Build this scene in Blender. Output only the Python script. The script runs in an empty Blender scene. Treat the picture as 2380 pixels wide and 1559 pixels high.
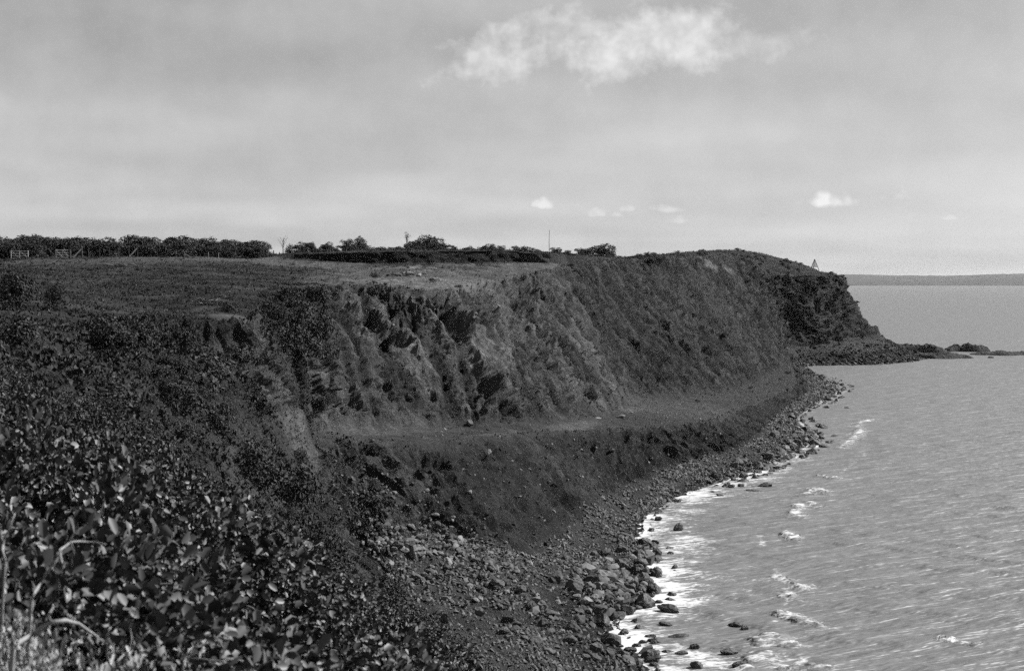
import bpy, math, random
import numpy as np
from mathutils import Vector, Matrix, Euler, Quaternion

random.seed(11)
RNG = np.random.default_rng(11)
scene = bpy.context.scene
COL = scene.collection
TAU = 2 * math.pi

# ------------------------------------------------------------------ camera, sky, sun, exposure
FPX, CX, CY, HOR = 3254.0, 1190.0, 779.5, 654.0      # focal length, centre and horizon in units of a 2380 px wide picture
EYE = np.array([0.0, 0.0, 35.0])
PITCH = math.atan((CY - HOR) / FPX)
FWD = np.array([0, math.cos(PITCH), -math.sin(PITCH)])
UP = np.array([0, math.sin(PITCH), math.cos(PITCH)])

cam_data = bpy.data.cameras.new('camera')
cam_data.sensor_width = 36.0
cam_data.lens = 36.0 * FPX / 2380.0
cam_data.clip_start = 0.1
cam_data.clip_end = 120000
cam_data.dof.use_dof = True
cam_data.dof.focus_distance = 190.0
cam_data.dof.aperture_fstop = 7.0
cam = bpy.data.objects.new('camera', cam_data)
cam.location = EYE
cam.rotation_euler = (math.pi / 2 - PITCH, 0, 0)
COL.objects.link(cam)
scene.camera = cam

SUN_AZ = math.radians(72)      # clockwise from the view direction (+Y) towards +X
SUN_EL = math.radians(43)
SUN_DIR = Vector((math.sin(SUN_AZ) * math.cos(SUN_EL), math.cos(SUN_AZ) * math.cos(SUN_EL), math.sin(SUN_EL)))
sun_data = bpy.data.lights.new('sun', 'SUN')
sun_data.energy = 4.8
sun_data.angle = math.radians(0.55)
sun_data.color = (1, 1, 1)
sun = bpy.data.objects.new('sun', sun_data)
sun.rotation_euler = (-SUN_DIR).to_track_quat('-Z', 'Y').to_euler()
sun.location = (60, -40, 120)
COL.objects.link(sun)

scene.view_settings.view_transform = 'Standard'
scene.view_settings.look = 'None'
scene.view_settings.gamma = 1.0
scene.view_settings.exposure = 1.0
scene.view_settings.use_curve_mapping = False
scene.render.engine = 'CYCLES'
scene.cycles.max_bounces = 3
scene.cycles.diffuse_bounces = 2
scene.cycles.glossy_bounces = 1
scene.cycles.transmission_bounces = 1
scene.cycles.volume_bounces = 0
scene.cycles.use_denoising = False
scene.cycles.use_adaptive_sampling = True
scene.cycles.adaptive_threshold = 0.03
scene.cycles.caustics_reflective = False
scene.cycles.caustics_refractive = False


class NT:
    """small helper for node trees"""
    def __init__(self, tree):
        self.t = tree
        self.n = tree.nodes
        self.l = tree.links

    def node(self, kind, **kw):
        n = self.n.new(kind)
        for k, v in kw.items():
            setattr(n, k, v)
        return n

    def put(self, sock, v):
        if hasattr(v, 'is_linked') or isinstance(v, bpy.types.NodeSocket):
            self.l.new(v, sock)
        else:
            sock.default_value = v

    def math(self, op, a, b=None, c=None, clamp=False):
        n = self.node('ShaderNodeMath', operation=op, use_clamp=clamp)
        self.put(n.inputs[0], a)
        if b is not None:
            self.put(n.inputs[1], b)
        if c is not None:
            self.put(n.inputs[2], c)
        return n.outputs[0]

    def ramp(self, v, a, b, lo=0.0, hi=1.0, smooth=True):
        n = self.node('ShaderNodeMapRange')
        n.interpolation_type = 'SMOOTHSTEP' if smooth else 'LINEAR'
        self.put(n.inputs[0], v)
        for i, x in zip((1, 2, 3, 4), (a, b, lo, hi)):
            self.put(n.inputs[i], x)
        return n.outputs[0]

    def noise(self, vec, scale, detail=4, rough=0.55, dist=0.0):
        n = self.node('ShaderNodeTexNoise')
        n.inputs['Scale'].default_value = scale
        n.inputs['Detail'].default_value = detail
        n.inputs['Roughness'].default_value = rough
        n.inputs['Distortion'].default_value = dist
        if vec is not None:
            self.l.new(vec, n.inputs['Vector'])
        return n.outputs[0]

    def vmul(self, vec, xyz):
        n = self.node('ShaderNodeVectorMath', operation='MULTIPLY')
        self.l.new(vec, n.inputs[0])
        n.inputs[1].default_value = xyz
        return n.outputs[0]

    def xyz(self, x, y, z):
        n = self.node('ShaderNodeCombineXYZ')
        for i, v in enumerate((x, y, z)):
            self.put(n.inputs[i], v)
        return n.outputs[0]


def build_world():
    w = bpy.data.worlds.new('World')
    scene.world = w
    w.use_nodes = True
    T = NT(w.node_tree)
    T.n.clear()
    sky = T.node('ShaderNodeTexSky', sky_type='NISHITA', sun_disc=False)
    sky.sun_elevation = SUN_EL
    sky.sun_rotation = SUN_AZ
    sky.altitude = 35
    sky.air_density = 1.0
    sky.dust_density = 0.6
    sky.ozone_density = 1.0
    bw = T.node('ShaderNodeRGBToBW')
    T.l.new(sky.outputs[0], bw.inputs[0])
    co = T.node('ShaderNodeTexCoord')
    sep = T.node('ShaderNodeSeparateXYZ')
    T.l.new(co.outputs['Generated'], sep.inputs[0])
    x, y, z = sep.outputs
    zz = T.math('ADD', T.math('MAXIMUM', z, 0.0), 0.09)
    px = T.math('DIVIDE', x, zz)
    py = T.math('DIVIDE', y, zz)
    plane = T.xyz(px, py, 0.0)
    # thin high veil all over the sky
    veil = T.noise(plane, 0.55, 2, 0.55)
    veil = T.ramp(veil, 0.3, 0.75, 0.08, 0.42)
    # cumulus: soft banks with ragged edges, over the sea ahead and scattered low along the horizon
    ysafe = T.math('MAXIMUM', y, 0.05)
    ax = T.math('DIVIDE', x, ysafe)
    ez = T.math('DIVIDE', z, ysafe)
    ahead = T.ramp(y, 0.2, 0.5)
    dirv = T.xyz(ax, ez, 0.0)
    rag = T.noise(dirv, 26.0, 4, 0.62)
    rag2 = T.noise(dirv, 60.0, 2, 0.6)
    total = None

    def blob(ox, oy, rx, ry, gain, edge, noise, flat=False):
        cx, cz = (ox - CX) / FPX, (HOR - oy) / FPX
        u = T.math('DIVIDE', T.math('SUBTRACT', ax, cx), rx / FPX)
        v = T.math('DIVIDE', T.math('SUBTRACT', ez, cz), ry / FPX)
        if flat:
            v = T.math('MULTIPLY', v, T.ramp(v, -0.25, 0.25, 2.2, 1.0))
        r = T.math('SQRT', T.math('ADD', T.math('MULTIPLY', u, u), T.math('MULTIPLY', v, v)))
        r = T.math('SUBTRACT', r, T.math('MULTIPLY', T.math('SUBTRACT', noise, 0.5), edge))
        return T.math('MULTIPLY', T.ramp(r, 1.45, -0.1), gain)
    for b in ((1180, 130, 190, 95, 0.62, 3.4, rag), (1330, 60, 210, 70, 0.55, 3.2, rag), (1440, 130, 170, 85, 0.75, 3.0, rag),
              (1560, 90, 200, 90, 0.7, 3.2, rag), (1740, 110, 200, 60, 0.4, 3.2, rag), (820, 60, 160, 70, 0.22, 2.6, rag),
              (1925, 472, 56, 25, 1.3, 2.0, rag2, True), (1255, 477, 50, 19, 0.75, 2.6, rag2, True),
              (1390, 500, 48, 16, 0.6, 2.6, rag2, True), (1460, 487, 28, 16, 0.6, 2.2, rag2, True), (1560, 488, 48, 15, 0.55, 2.4, rag2, True),
              (2105, 458, 50, 28, 0.45, 2.4, rag2, True), (2200, 508, 44, 13, 0.5, 2.4, rag2, True),
              (1600, 514, 60, 14, 0.4, 2.6, rag2, True), (1330, 478, 36, 12, 0.45, 2.4, rag2, True), (1800, 520, 60, 13, 0.3, 2.6, rag2, True)):
        m = blob(*b)
        total = m if total is None else T.math('MAXIMUM', total, m)
    total = T.math('MULTIPLY', T.math('MULTIPLY', total, ahead), T.ramp(rag2, 0.3, 0.7, 0.72, 1.2))
    veil = T.math('ADD', veil, T.math('MULTIPLY', T.math('SUBTRACT', rag, 0.5), 0.3))
    cloud = T.math('MAXIMUM', T.math('MAXIMUM', veil, 0.0), total)
    base = T.math('MULTIPLY', bw.outputs[0], SKY_GAIN)
    cloud = T.math('MINIMUM', cloud, 1.0)
    lum = T.math('ADD', base, T.math('MULTIPLY', T.math('SUBTRACT', CLOUD_LUM, base), cloud))
    bg = T.node('ShaderNodeBackground')
    T.l.new(T.xyz(lum, lum, lum), bg.inputs[0])
    bg.inputs[1].default_value = SKY_STRENGTH
    out = T.node('ShaderNodeOutputWorld')
    T.l.new(bg.outputs[0], out.inputs[0])


SKY_STRENGTH, SKY_GAIN, CLOUD_LUM = 0.05, 0.87, 8.9
build_world()

# ------------------------------------------------------------------ helpers
def ray(ox, oy):
    return (ox - CX) / FPX * np.array([1, 0, 0]) - (oy - CY) / FPX * UP + FWD


def PZ(ox, oy, z):
    """point seen at (ox, oy) that lies at height z"""
    d = ray(ox, oy)
    return EYE + d * ((z - EYE[2]) / d[2])


def PD(ox, oy, D):
    """point seen at (ox, oy) at distance D along the ground axis"""
    d = ray(ox, oy)
    return EYE + d * (D / d[1])


def project(P):
    d = P - EYE
    dep = d @ FWD
    dep_ = np.where(np.abs(dep) < 1e-6, 1e-6, dep)
    return CX + FPX * d[..., 0] / dep_, CY - FPX * (d @ UP) / dep_, dep


PERM = np.random.default_rng(5).permutation(256).astype(np.int32)
PERM = np.concatenate([PERM, PERM, PERM])
G3 = np.random.default_rng(6).normal(size=(256, 3))
G3 = (G3 / np.linalg.norm(G3, axis=1)[:, None]).astype(np.float32)
GX, GY, GZ = (np.ascontiguousarray(G3[:, i]) for i in range(3))


def perlin(x, y, z=None):
    x = np.asarray(x, np.float32)
    y = np.asarray(y, np.float32)
    flat = z is None
    xi, yi = np.floor(x).astype(np.int32), np.floor(y).astype(np.int32)
    xf, yf = x - xi, y - yi
    xi &= 255
    yi &= 255
    fx = xf * xf * xf * (xf * (xf * 6 - 15) + 10)
    fy = yf * yf * yf * (yf * (yf * 6 - 15) + 10)
    if not flat:
        z = np.asarray(z, np.float32)
        zi = np.floor(z).astype(np.int32)
        zf = z - zi
        zi &= 255
        fz = zf * zf * zf * (zf * (zf * 6 - 15) + 10)
    r = 0
    for a in (0, 1):
        pa = PERM[xi + a]
        wa = fx if a else 1 - fx
        for b in (0, 1):
            pb = PERM[pa + yi + b]
            wab = wa * (fy if b else 1 - fy)
            if flat:
                r = r + (GX[pb] * (xf - a) + GY[pb] * (yf - b)) * wab * 1.2
            else:
                for c in (0, 1):
                    h = PERM[pb + zi + c]
                    r = r + (GX[h] * (xf - a) + GY[h] * (yf - b) + GZ[h] * (zf - c)) * wab * (fz if c else 1 - fz)
    return r * 1.5


def fbm(x, y, z=None, octv=4, gain=0.5):
    r, a, s = 0, 1.0, 1.0
    for o in range(octv):
        r = r + a * perlin(x * s + 17.3 * o, y * s + 5.1 * o, None if z is None else z * s + 9.7 * o)
        a *= gain
        s *= 2.03
    return r


def sstep(x, a, b):
    t = np.clip((x - a) / (b - a), 0, 1)
    return t * t * (3 - 2 * t)


def mesh_from(name, V, F, smooth=True):
    """V (n,3); F: one int array (m,k) or a list of them"""
    V = np.ascontiguousarray(V, dtype=np.float32).reshape(-1, 3)
    Fs = F if isinstance(F, (list, tuple)) else [F]
    Fs = [np.asarray(f, dtype=np.int32) for f in Fs if len(f)]
    me = bpy.data.meshes.new(name)
    me.vertices.add(len(V))
    me.vertices.foreach_set('co', V.ravel())
    loops = np.concatenate([f.ravel() for f in Fs])
    sizes = np.concatenate([np.full(len(f), f.shape[1], np.int32) for f in Fs])
    starts = np.concatenate([[0], np.cumsum(sizes)[:-1]]).astype(np.int32)
    me.loops.add(len(loops))
    me.loops.foreach_set('vertex_index', loops)
    me.polygons.add(len(sizes))
    me.polygons.foreach_set('loop_start', starts)
    me.polygons.foreach_set('loop_total', sizes)
    me.polygons.foreach_set('use_smooth', np.full(len(sizes), smooth, dtype=bool))
    me.update(calc_edges=True)
    me.validate()
    return me


def link(name, data, parent=None, mat=None):
    o = bpy.data.objects.new(name, data)
    COL.objects.link(o)
    if mat is not None and data is not None and not data.materials:
        data.materials.append(mat)
    if parent is not None:
        o.parent = parent
    return o


def tag(o, label, cat, group=None, kind=None):
    if label:
        o['label'] = label
    if cat:
        o['category'] = cat
    if group:
        o['group'] = group
    if kind:
        o['kind'] = kind
    return o


def attr(me, name, arr):
    a = me.attributes.new(name, 'FLOAT', 'POINT')
    a.data.foreach_set('value', np.ascontiguousarray(arr, dtype=np.float32).ravel())


class MB:
    """collects simple solids into one mesh"""
    def __init__(self):
        self.v, self.f = [], []
        self.n = 0

    def add(self, V, F):
        self.v.append(np.asarray(V, float))
        for f in F:
            self.f.append([i + self.n for i in f])
        self.n += len(V)

    def bar(self, a, b, w, d=None, ref=(0, 0, 1)):
        d = w if d is None else d
        a, b = Vector(a), Vector(b)
        t = (b - a).normalized()
        r = Vector(ref)
        if abs(t.dot(r)) > 0.95:
            r = Vector((0, 1, 0))
        s = t.cross(r).normalized()
        n = s.cross(t).normalized()
        V = [p + s * sx * w / 2 + n * sy * d / 2 for p in (a, b) for sx, sy in ((-1, -1), (1, -1), (1, 1), (-1, 1))]
        self.add([list(p) for p in V], [(3, 2, 1, 0), (4, 5, 6, 7), (0, 1, 5, 4), (1, 2, 6, 5), (2, 3, 7, 6), (3, 0, 4, 7)])

    def tube(self, pts, radii, sides=5):
        pts = [Vector(p) for p in pts]
        rings = []
        for i, p in enumerate(pts):
            t = (pts[min(i + 1, len(pts) - 1)] - pts[max(i - 1, 0)]).normalized()
            r = Vector((0.31, 0.87, 0.38)) if abs(t.z) > 0.8 else Vector((0, 0, 1))
            s = t.cross(r).normalized()
            n = s.cross(t)
            rings.append([p + (s * math.cos(TAU * k / sides) + n * math.sin(TAU * k / sides)) * radii[i] for k in range(sides)])
        V = [list(q) for r in rings for q in r]
        F = []
        for i in range(len(pts) - 1):
            for k in range(sides):
                F.append((i * sides + k, i * sides + (k + 1) % sides, (i + 1) * sides + (k + 1) % sides, (i + 1) * sides + k))
        F.append(tuple(reversed(range(sides))))
        F.append(tuple((len(pts) - 1) * sides + k for k in range(sides)))
        self.add(V, F)

    def mesh(self, name, smooth=False):
        me = bpy.data.meshes.new(name)
        me.from_pydata(np.concatenate(self.v).tolist(), [], self.f)
        me.update()
        if smooth:
            for p in me.polygons:
                p.use_smooth = True
        return me


# ------------------------------------------------------------------ materials (a black-and-white photograph: all colours are greys)
def grey(v):
    return (v, v, v, 1.0)


def simple_mat(name, alb, rough=0.85, spec=0.25, var=0.35, scale=3.0, bump=0.0, island=0.0, objvar=0.0, bscale=None):
    m = bpy.data.materials.new(name)
    m.use_nodes = True
    T = NT(m.node_tree)
    p = T.n['Principled BSDF']
    p.inputs['Roughness'].default_value = rough
    p.inputs['Specular IOR Level'].default_value = spec
    co = T.node('ShaderNodeTexCoord')
    oi = T.node('ShaderNodeObjectInfo')
    shift = T.node('ShaderNodeVectorMath', operation='ADD')
    T.l.new(co.outputs['Object'], shift.inputs[0])
    T.l.new(T.xyz(T.math('MULTIPLY', oi.outputs['Random'], 37.0), T.math('MULTIPLY', oi.outputs['Random'], 91.0), 0.0), shift.inputs[1])
    vec = shift.outputs[0]
    n = T.noise(vec, scale, 5, 0.6)
    v = T.math('MULTIPLY', T.ramp(n, 0.25, 0.75, 1 - var, 1 + var, smooth=False), alb)
    if island:
        g = T.node('ShaderNodeNewGeometry')
        v = T.math('MULTIPLY', v, T.ramp(g.outputs['Random Per Island'], 0, 1, 1 - island, 1 + island, smooth=False))
    if objvar:
        v = T.math('MULTIPLY', v, T.ramp(oi.outputs['Random'], 0, 1, 1 - objvar, 1 + objvar, smooth=False))
    T.l.new(T.xyz(v, v, v), p.inputs['Base Color'])
    if bump:
        b = T.node('ShaderNodeBump')
        b.inputs['Strength'].default_value = 1.0
        b.inputs['Distance'].default_value = bump
        T.l.new(T.noise(vec, bscale or scale * 3, 6, 0.65), b.inputs['Height'])
        T.l.new(b.outputs[0], p.inputs['Normal'])
    return m


def terrain_mat():
    m = bpy.data.materials.new('bluff_ground')
    m.use_nodes = True
    T = NT(m.node_tree)
    p = T.n['Principled BSDF']
    p.inputs['Roughness'].default_value = 0.95
    p.inputs['Specular IOR Level'].default_value = 0.12
    a = T.node('ShaderNodeAttribute', attribute_name='alb')
    rk = T.node('ShaderNodeAttribute', attribute_name='rough')
    co = T.node('ShaderNodeTexCoord')
    vec = co.outputs['Object']
    n1 = T.noise(vec, 0.4, 2, 0.65)
    n2 = T.noise(vec, 1.9, 4, 0.75)
    n3 = T.noise(vec, 6.0, 1, 0.7)
    k = T.math('MULTIPLY', T.ramp(n1, 0.3, 0.7, 0.7, 1.3, False), T.ramp(n2, 0.3, 0.7, 0.5, 1.5, False))
    k = T.math('MULTIPLY', k, T.ramp(n3, 0.3, 0.7, 0.7, 1.3, False))
    v = T.math('MULTIPLY', a.outputs['Fac'], k)
    T.l.new(T.xyz(v, v, v), p.inputs['Base Color'])
    h = T.math('ADD', T.math('MULTIPLY', n2, 0.7), T.math('MULTIPLY', n3, 0.3))
    b = T.node('ShaderNodeBump')
    b.inputs['Strength'].default_value = 1.0
    T.l.new(T.math('MULTIPLY', h, rk.outputs['Fac']), b.inputs['Height'])
    b.inputs['Distance'].default_value = 1.0
    T.l.new(b.outputs[0], p.inputs['Normal'])
    return m


def water_mat():
    m = bpy.data.materials.new('sea_water')
    m.use_nodes = True
    T = NT(m.node_tree)
    p = T.n['Principled BSDF']
    p.inputs['IOR'].default_value = 1.33
    p.inputs['Roughness'].default_value = 0.5
    p.inputs['Specular IOR Level'].default_value = 0.42
    p.inputs['Base Color'].default_value = grey(0.11)
    co = T.node('ShaderNodeTexCoord')
    vec = co.outputs['Object']
    fo = T.node('ShaderNodeAttribute', attribute_name='foam').outputs['Fac']
    rip = T.node('ShaderNodeAttribute', attribute_name='ripple').outputs['Fac']
    rot = T.node('ShaderNodeMapping')
    T.l.new(vec, rot.inputs['Vector'])
    rot.inputs['Rotation'].default_value = (0, 0, math.radians(-24))
    rv = rot.outputs[0]
    w1 = T.noise(T.vmul(rv, (0.1, 0.4, 1)), 1.0, 3, 0.58)
    w2 = T.noise(T.vmul(rv, (0.5, 1.3, 1)), 1.0, 2, 0.65)
    w3 = T.noise(T.vmul(rv, (0.02, 0.06, 1)), 1.0, 2, 0.6)
    h = T.math('ADD', T.math('MULTIPLY', w1, 2.1), T.math('MULTIPLY', w2, 0.26))
    h = T.math('ADD', h, T.math('MULTIPLY', w3, 2.0))
    b = T.node('ShaderNodeBump')
    b.inputs['Strength'].default_value = 1.0
    b.inputs['Distance'].default_value = 0.9
    T.l.new(T.math('MULTIPLY', h, rip), b.inputs['Height'])
    T.l.new(b.outputs[0], p.inputs['Normal'])
    # foam: lace with torn edges; the attribute says how much of the surface it covers
    f1 = T.noise(T.vmul(rv, (0.3, 0.8, 1)), 1.0, 6, 0.68, 0.9)
    f2 = T.noise(T.vmul(vec, (1.3, 2.2, 1)), 1.0, 4, 0.7, 0.6)
    lace = T.math('ADD', T.math('MULTIPLY', f1, 0.62), T.math('MULTIPLY', f2, 0.38))
    thr = T.math('SUBTRACT', 0.72, T.math('MULTIPLY', fo, 0.27))
    mask = T.math('MULTIPLY', T.ramp(T.math('SUBTRACT', lace, thr), -0.03, 0.11), 0.92)
    mask = T.math('MULTIPLY', mask, T.ramp(fo, 0.01, 0.1))
    d = T.node('ShaderNodeBsdfDiffuse')
    d.inputs['Color'].default_value = grey(0.5)
    mix = T.node('ShaderNodeMixShader')
    T.l.new(mask, mix.inputs[0])
    T.l.new(p.outputs[0], mix.inputs[1])
    T.l.new(d.outputs[0], mix.inputs[2])
    T.l.new(mix.outputs[0], T.n['Material Output'].inputs[0])
    return m


M_TERRAIN = terrain_mat()
M_WATER = water_mat()
M_ROCK = simple_mat('basalt_boulder', 0.05, 0.8, 0.3, 0.4, 1.6, bump=0.12, objvar=0.45, bscale=3.0)
M_WETROCK = simple_mat('wet_basalt', 0.024, 0.6, 0.4, 0.4, 1.6, bump=0.12, objvar=0.35, bscale=3.0)
M_PALEROCK = simple_mat('pale_stone', 0.14, 0.85, 0.2, 0.3, 1.4, bump=0.1, objvar=0.25, bscale=3.0)
M_SHINGLE = simple_mat('beach_shingle', 0.072, 0.85, 0.25, 0.3, 0.6, island=0.6)
M_CLOD = simple_mat('loose_clods', 0.028, 0.95, 0.1, 0.3, 0.6, island=0.6)
M_SCRUB = simple_mat('scrub_leaves', 0.019, 0.7, 0.25, 0.35, 0.5, island=0.6, objvar=0.3)
M_TREE = simple_mat('tree_leaves', 0.02, 0.75, 0.2, 0.3, 0.5, island=0.5, objvar=0.25)
M_LEAF = simple_mat('broad_leaf', 0.04, 0.5, 0.35, 0.25, 6.0, island=0.85, objvar=0.15)
M_FINE = simple_mat('fine_leaf', 0.024, 0.6, 0.3, 0.3, 3.0, island=0.7, objvar=0.2)
M_TWIG = simple_mat('bare_twig', 0.2, 0.85, 0.2, 0.3, 8.0, bump=0.004)
M_BARK = simple_mat('bark', 0.06, 0.9, 0.15, 0.35, 3.0, bump=0.02)
M_GRASS = simple_mat('dry_grass', 0.019, 0.85, 0.15, 0.3, 0.4, island=0.5)
M_SLOPEGRASS = simple_mat('slope_grass', 0.038, 0.85, 0.15, 0.3, 0.4, island=0.5)
M_STRAW = simple_mat('pale_straw', 0.24, 0.85, 0.15, 0.3, 1.5, island=0.4)
M_WHITE = simple_mat('white_paint', 0.5, 0.6, 0.3, 0.12, 4.0)
M_POST = simple_mat('weathered_post', 0.045, 0.9, 0.15, 0.35, 5.0, bump=0.01)
M_POSTPALE = simple_mat('pale_post', 0.2, 0.9, 0.15, 0.35, 5.0, bump=0.01)

# ------------------------------------------------------------------ the bluff: cross-sections along the coast, sea to inland
# columns: offshore, waterline, beach top, bench edge, cliff toe, mid face, rim, then inland: cut foot, cut top, field, far field
def sec(*pts):
    return [np.array(p, float) for p in pts]


STN = [
    sec((80, -40, -4), (52, -38, 0), (34, -36, 5), (22, -34, 12), (16, -33, 17), (8, -32, 26), (0, -30, 33), (-6, -30, 33.4), (-10, -30, 33.6), (-40, -40, 34.5), (-120, -60, 36)),
    sec((70, 0, -4), (46, 1, 0), (30, 2, 5), (17, 3, 14), (11, 3, 20), (5, 4, 27.5), (-0.5, 4, 33.1), (-6, 4, 33.4), (-10, 3, 33.5), (-40, 0, 34.2), (-120, -10, 36)),
    sec((66, 42, -4), (40, 35, 0), (24, 28, 6), (12, 23, 17), (6, 20, 22.8), (0, 17, 28.8), (-4.4, 15, 32.3), (-9, 15, 33.0), (-14, 15, 33.3), (-45, 12, 33.6), (-130, 10, 36)),
    sec((60, 56, -4), (38, 48, 0), (20, 42, 5), (7, 36, 16), (0.5, 33, 22), (-5.8, 31, 27.8), (-10, 30, 31.7), (-15, 30, 32.6), (-20, 31, 33.1), (-52, 36, 33.3), (-140, 50, 36)),
    sec((48, 80, -4), (27, 72, 0), (8, 66, 5), (-4, 62, 16.5), (-10, 61, 22.5), (-16, 60, 28.3), (-22, 60, 32), (-27, 63, 32.6), (-33, 66, 32.8), (-66, 84, 33.4), (-160, 140, 38)),
    sec((36, 112, -4), (13, 108, 0), (-4, 106, 4.5), (-15, 103, 15), (-21, 102, 21), (-28, 101, 27.5), (-33, 102, 31.4), (-38, 110, 32), (-46, 122, 32.2), (-80, 165, 34), (-165, 260, 40.5)),
    sec((34, 134, -4), PZ(1490, 1540, 0), PZ(900, 1370, 4.5), PZ(650, 1120, 15.5), PZ(560, 1000, 21), PZ(450, 850, 27), (-36, 145, 31), (-46, 170, 32), (-62, 205, 34.2), (-97, 290, 40.2), (-165, 470, 43.0)),
    sec((34, 152, -4), PZ(1400, 1450, 0), PZ(905, 1305, 6), PZ(730, 1045, 15.5), PZ(700, 960, 20), PZ(640, 850, 25.5), (-30, 155, 30.4), (-40, 190, 33.0), (-55, 235, 36.0), (-72, 297, 40.3), (-115, 480, 43.2)),
    sec((38, 160, -4), PZ(1490, 1400, 0), PZ(940, 1230, 7.5), PZ(745, 1035, 14.8), PZ(740, 1000, 15.5), PD(730, 830, 192), PD(680, 690, 203), (-54, 325, 40.2), (-55, 329, 41.0), (-60, 360, 42), (-85, 480, 43)),
    sec((40, 178, -4), PZ(1500, 1310, 0), PZ(1240, 1290, 3), PZ(1000, 1035, 14), PZ(1000, 992, 13.9), PD(930, 830, 212), PD(860, 672, 232), (-32, 312, 39.1), (-32.3, 312.6, 41.5), (-38, 350, 42.8), (-53, 480, 44)),
    sec((44, 212, -4), PZ(1490, 1200, 0), PZ(1380, 1170, 3), PZ(1250, 1010, 12), PZ(1180, 985, 13), (-4.2, 227, 22), (-11, 238, 32.4), (-13.3, 319, 39.3), (-13.4, 319.6, 41.9), (-15, 350, 42.8), (-20, 480, 44)),
    sec((58, 240, -4), PZ(1620, 1135, 0), PZ(1490, 1115, 2.5), PZ(1430, 1005, 9), PZ(1400, 965, 9.8), (8.2, 267, 23), (0.9, 293, 35.4), (1, 325.5, 39.5), (0.9, 326.1, 42.0), (1, 360, 42.7), (2, 490, 44.5)),
    sec((75, 262, -4), PZ(1740, 1095, 0), PZ(1640, 1060, 2.5), PZ(1560, 1000, 7.5), PZ(1500, 930, 8), (21.4, 325, 23.4), (12.2, 329, 38.7), (12.6, 331, 39.2), (12.4, 331.6, 41.2), (14, 390, 42.6), (20, 520, 44.8)),
    sec((100, 318, -4), PZ(1885, 1020, 0), PZ(1740, 1030, 2.5), PZ(1640, 985, 6), PZ(1680, 915, 6), (43, 380, 22.6), (32, 405, 41.2), (33, 415, 41.7), (33.5, 420, 42), (36, 450, 42.8), (45, 560, 44.3)),
    sec((108, 372, -4), PZ(1840, 970, 0), PZ(1810, 960, 2.2), PZ(1760, 940, 4), PZ(1780, 890, 4), (70.5, 450, 21.7), (63, 480, 43.3), (64, 490, 44), (65, 497, 44.5), (68, 530, 46.3), (75, 650, 46)),
    sec((140, 470, -4), PZ(1945, 900, 0), PZ(1880, 900, 2), PZ(1850, 890, 3), PZ(1840, 850, 5), (94, 510, 18.4), (88, 540, 42.3), (88, 555, 44.5), (88, 565, 46), (92, 600, 48.6), (95, 720, 47)),
    sec((135, 560, -4), (118, 573.5, 0), (116.8, 577, 1.8), (116, 580, 3.5), (114.8, 586, 7), (112.4, 590, 23), (109, 600, 37.6), (109, 608, 41), (109, 615, 43.5), (111, 640, 48.8), (110, 760, 46)),
    sec((166, 570, -4), (151, 588, 0), (148, 590.5, 2), (144, 594, 5), (139.5, 601, 8.5), (132, 605, 19), (128.5, 615, 37.6), (128, 622, 39.5), (127.5, 630, 41.5), (127, 650, 45.5), (118, 760, 44)),
    sec((200, 615, -4), PZ(2125, 838, 0), PD(2105, 828, 618), PD(2080, 812, 620), PD(2045, 785, 626), (154.4, 632, 22.2), (148, 635, 37.4), (147, 642, 38.2), (144, 650, 39.2), (140, 665, 42.2), (125, 760, 41)),
    sec((225, 700, -4), (200, 680, 0), (192, 675, 2.5), (183, 671, 5), (173, 668, 10), (160, 664, 22), (152, 662, 36), (149, 668, 37), (146, 674, 37.5), (140, 690, 39), (127, 775, 40)),
    sec((240, 760, -4), (210, 745, 0), (192, 725, 2.5), (180, 715, 5), (170, 710, 10), (158, 704, 22), (149, 700, 35.5), (145, 703, 36.5), (142, 707, 37), (136, 717, 38), (127, 785, 39)),
    sec((235, 840, -4), (205, 835, 0), (188, 830, 2.5), (177, 825, 5), (167, 820, 10), (155, 815, 22), (146, 812, 35), (142, 810, 36), (139, 808, 36.5), (134, 806, 37.5), (127, 800, 38.5)),
]
STN = np.array(STN)                                   # (22, 11, 3)
# inland direction gets a far extension so that the plateau reaches past the tree belt
EXT = STN[:, 10] + (STN[:, 10] - STN[:, 9]) * 1.2
EXT[:, 2] = np.clip(STN[:, 10, 2] - 1.0, 33, 45)
STN = np.concatenate([STN, EXT[:, None]], axis=1)     # (22, 12, 3)
NSTN = len(STN)


def catmull(U):
    i = np.clip(np.floor(U).astype(int), 0, NSTN - 2)
    t = (U - i)[:, None, None]
    g = lambda k: STN[np.clip(i + k, 0, NSTN - 1)]
    p0, p1, p2, p3 = g(-1), g(0), g(1), g(2)
    m1, m2 = (p2 - p0) * 0.38, (p3 - p1) * 0.38
    return (2 * t**3 - 3 * t**2 + 1) * p1 + (t**3 - 2 * t**2 + t) * m1 + (-2 * t**3 + 3 * t**2) * p2 + (t**3 - t**2) * m2


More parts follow.
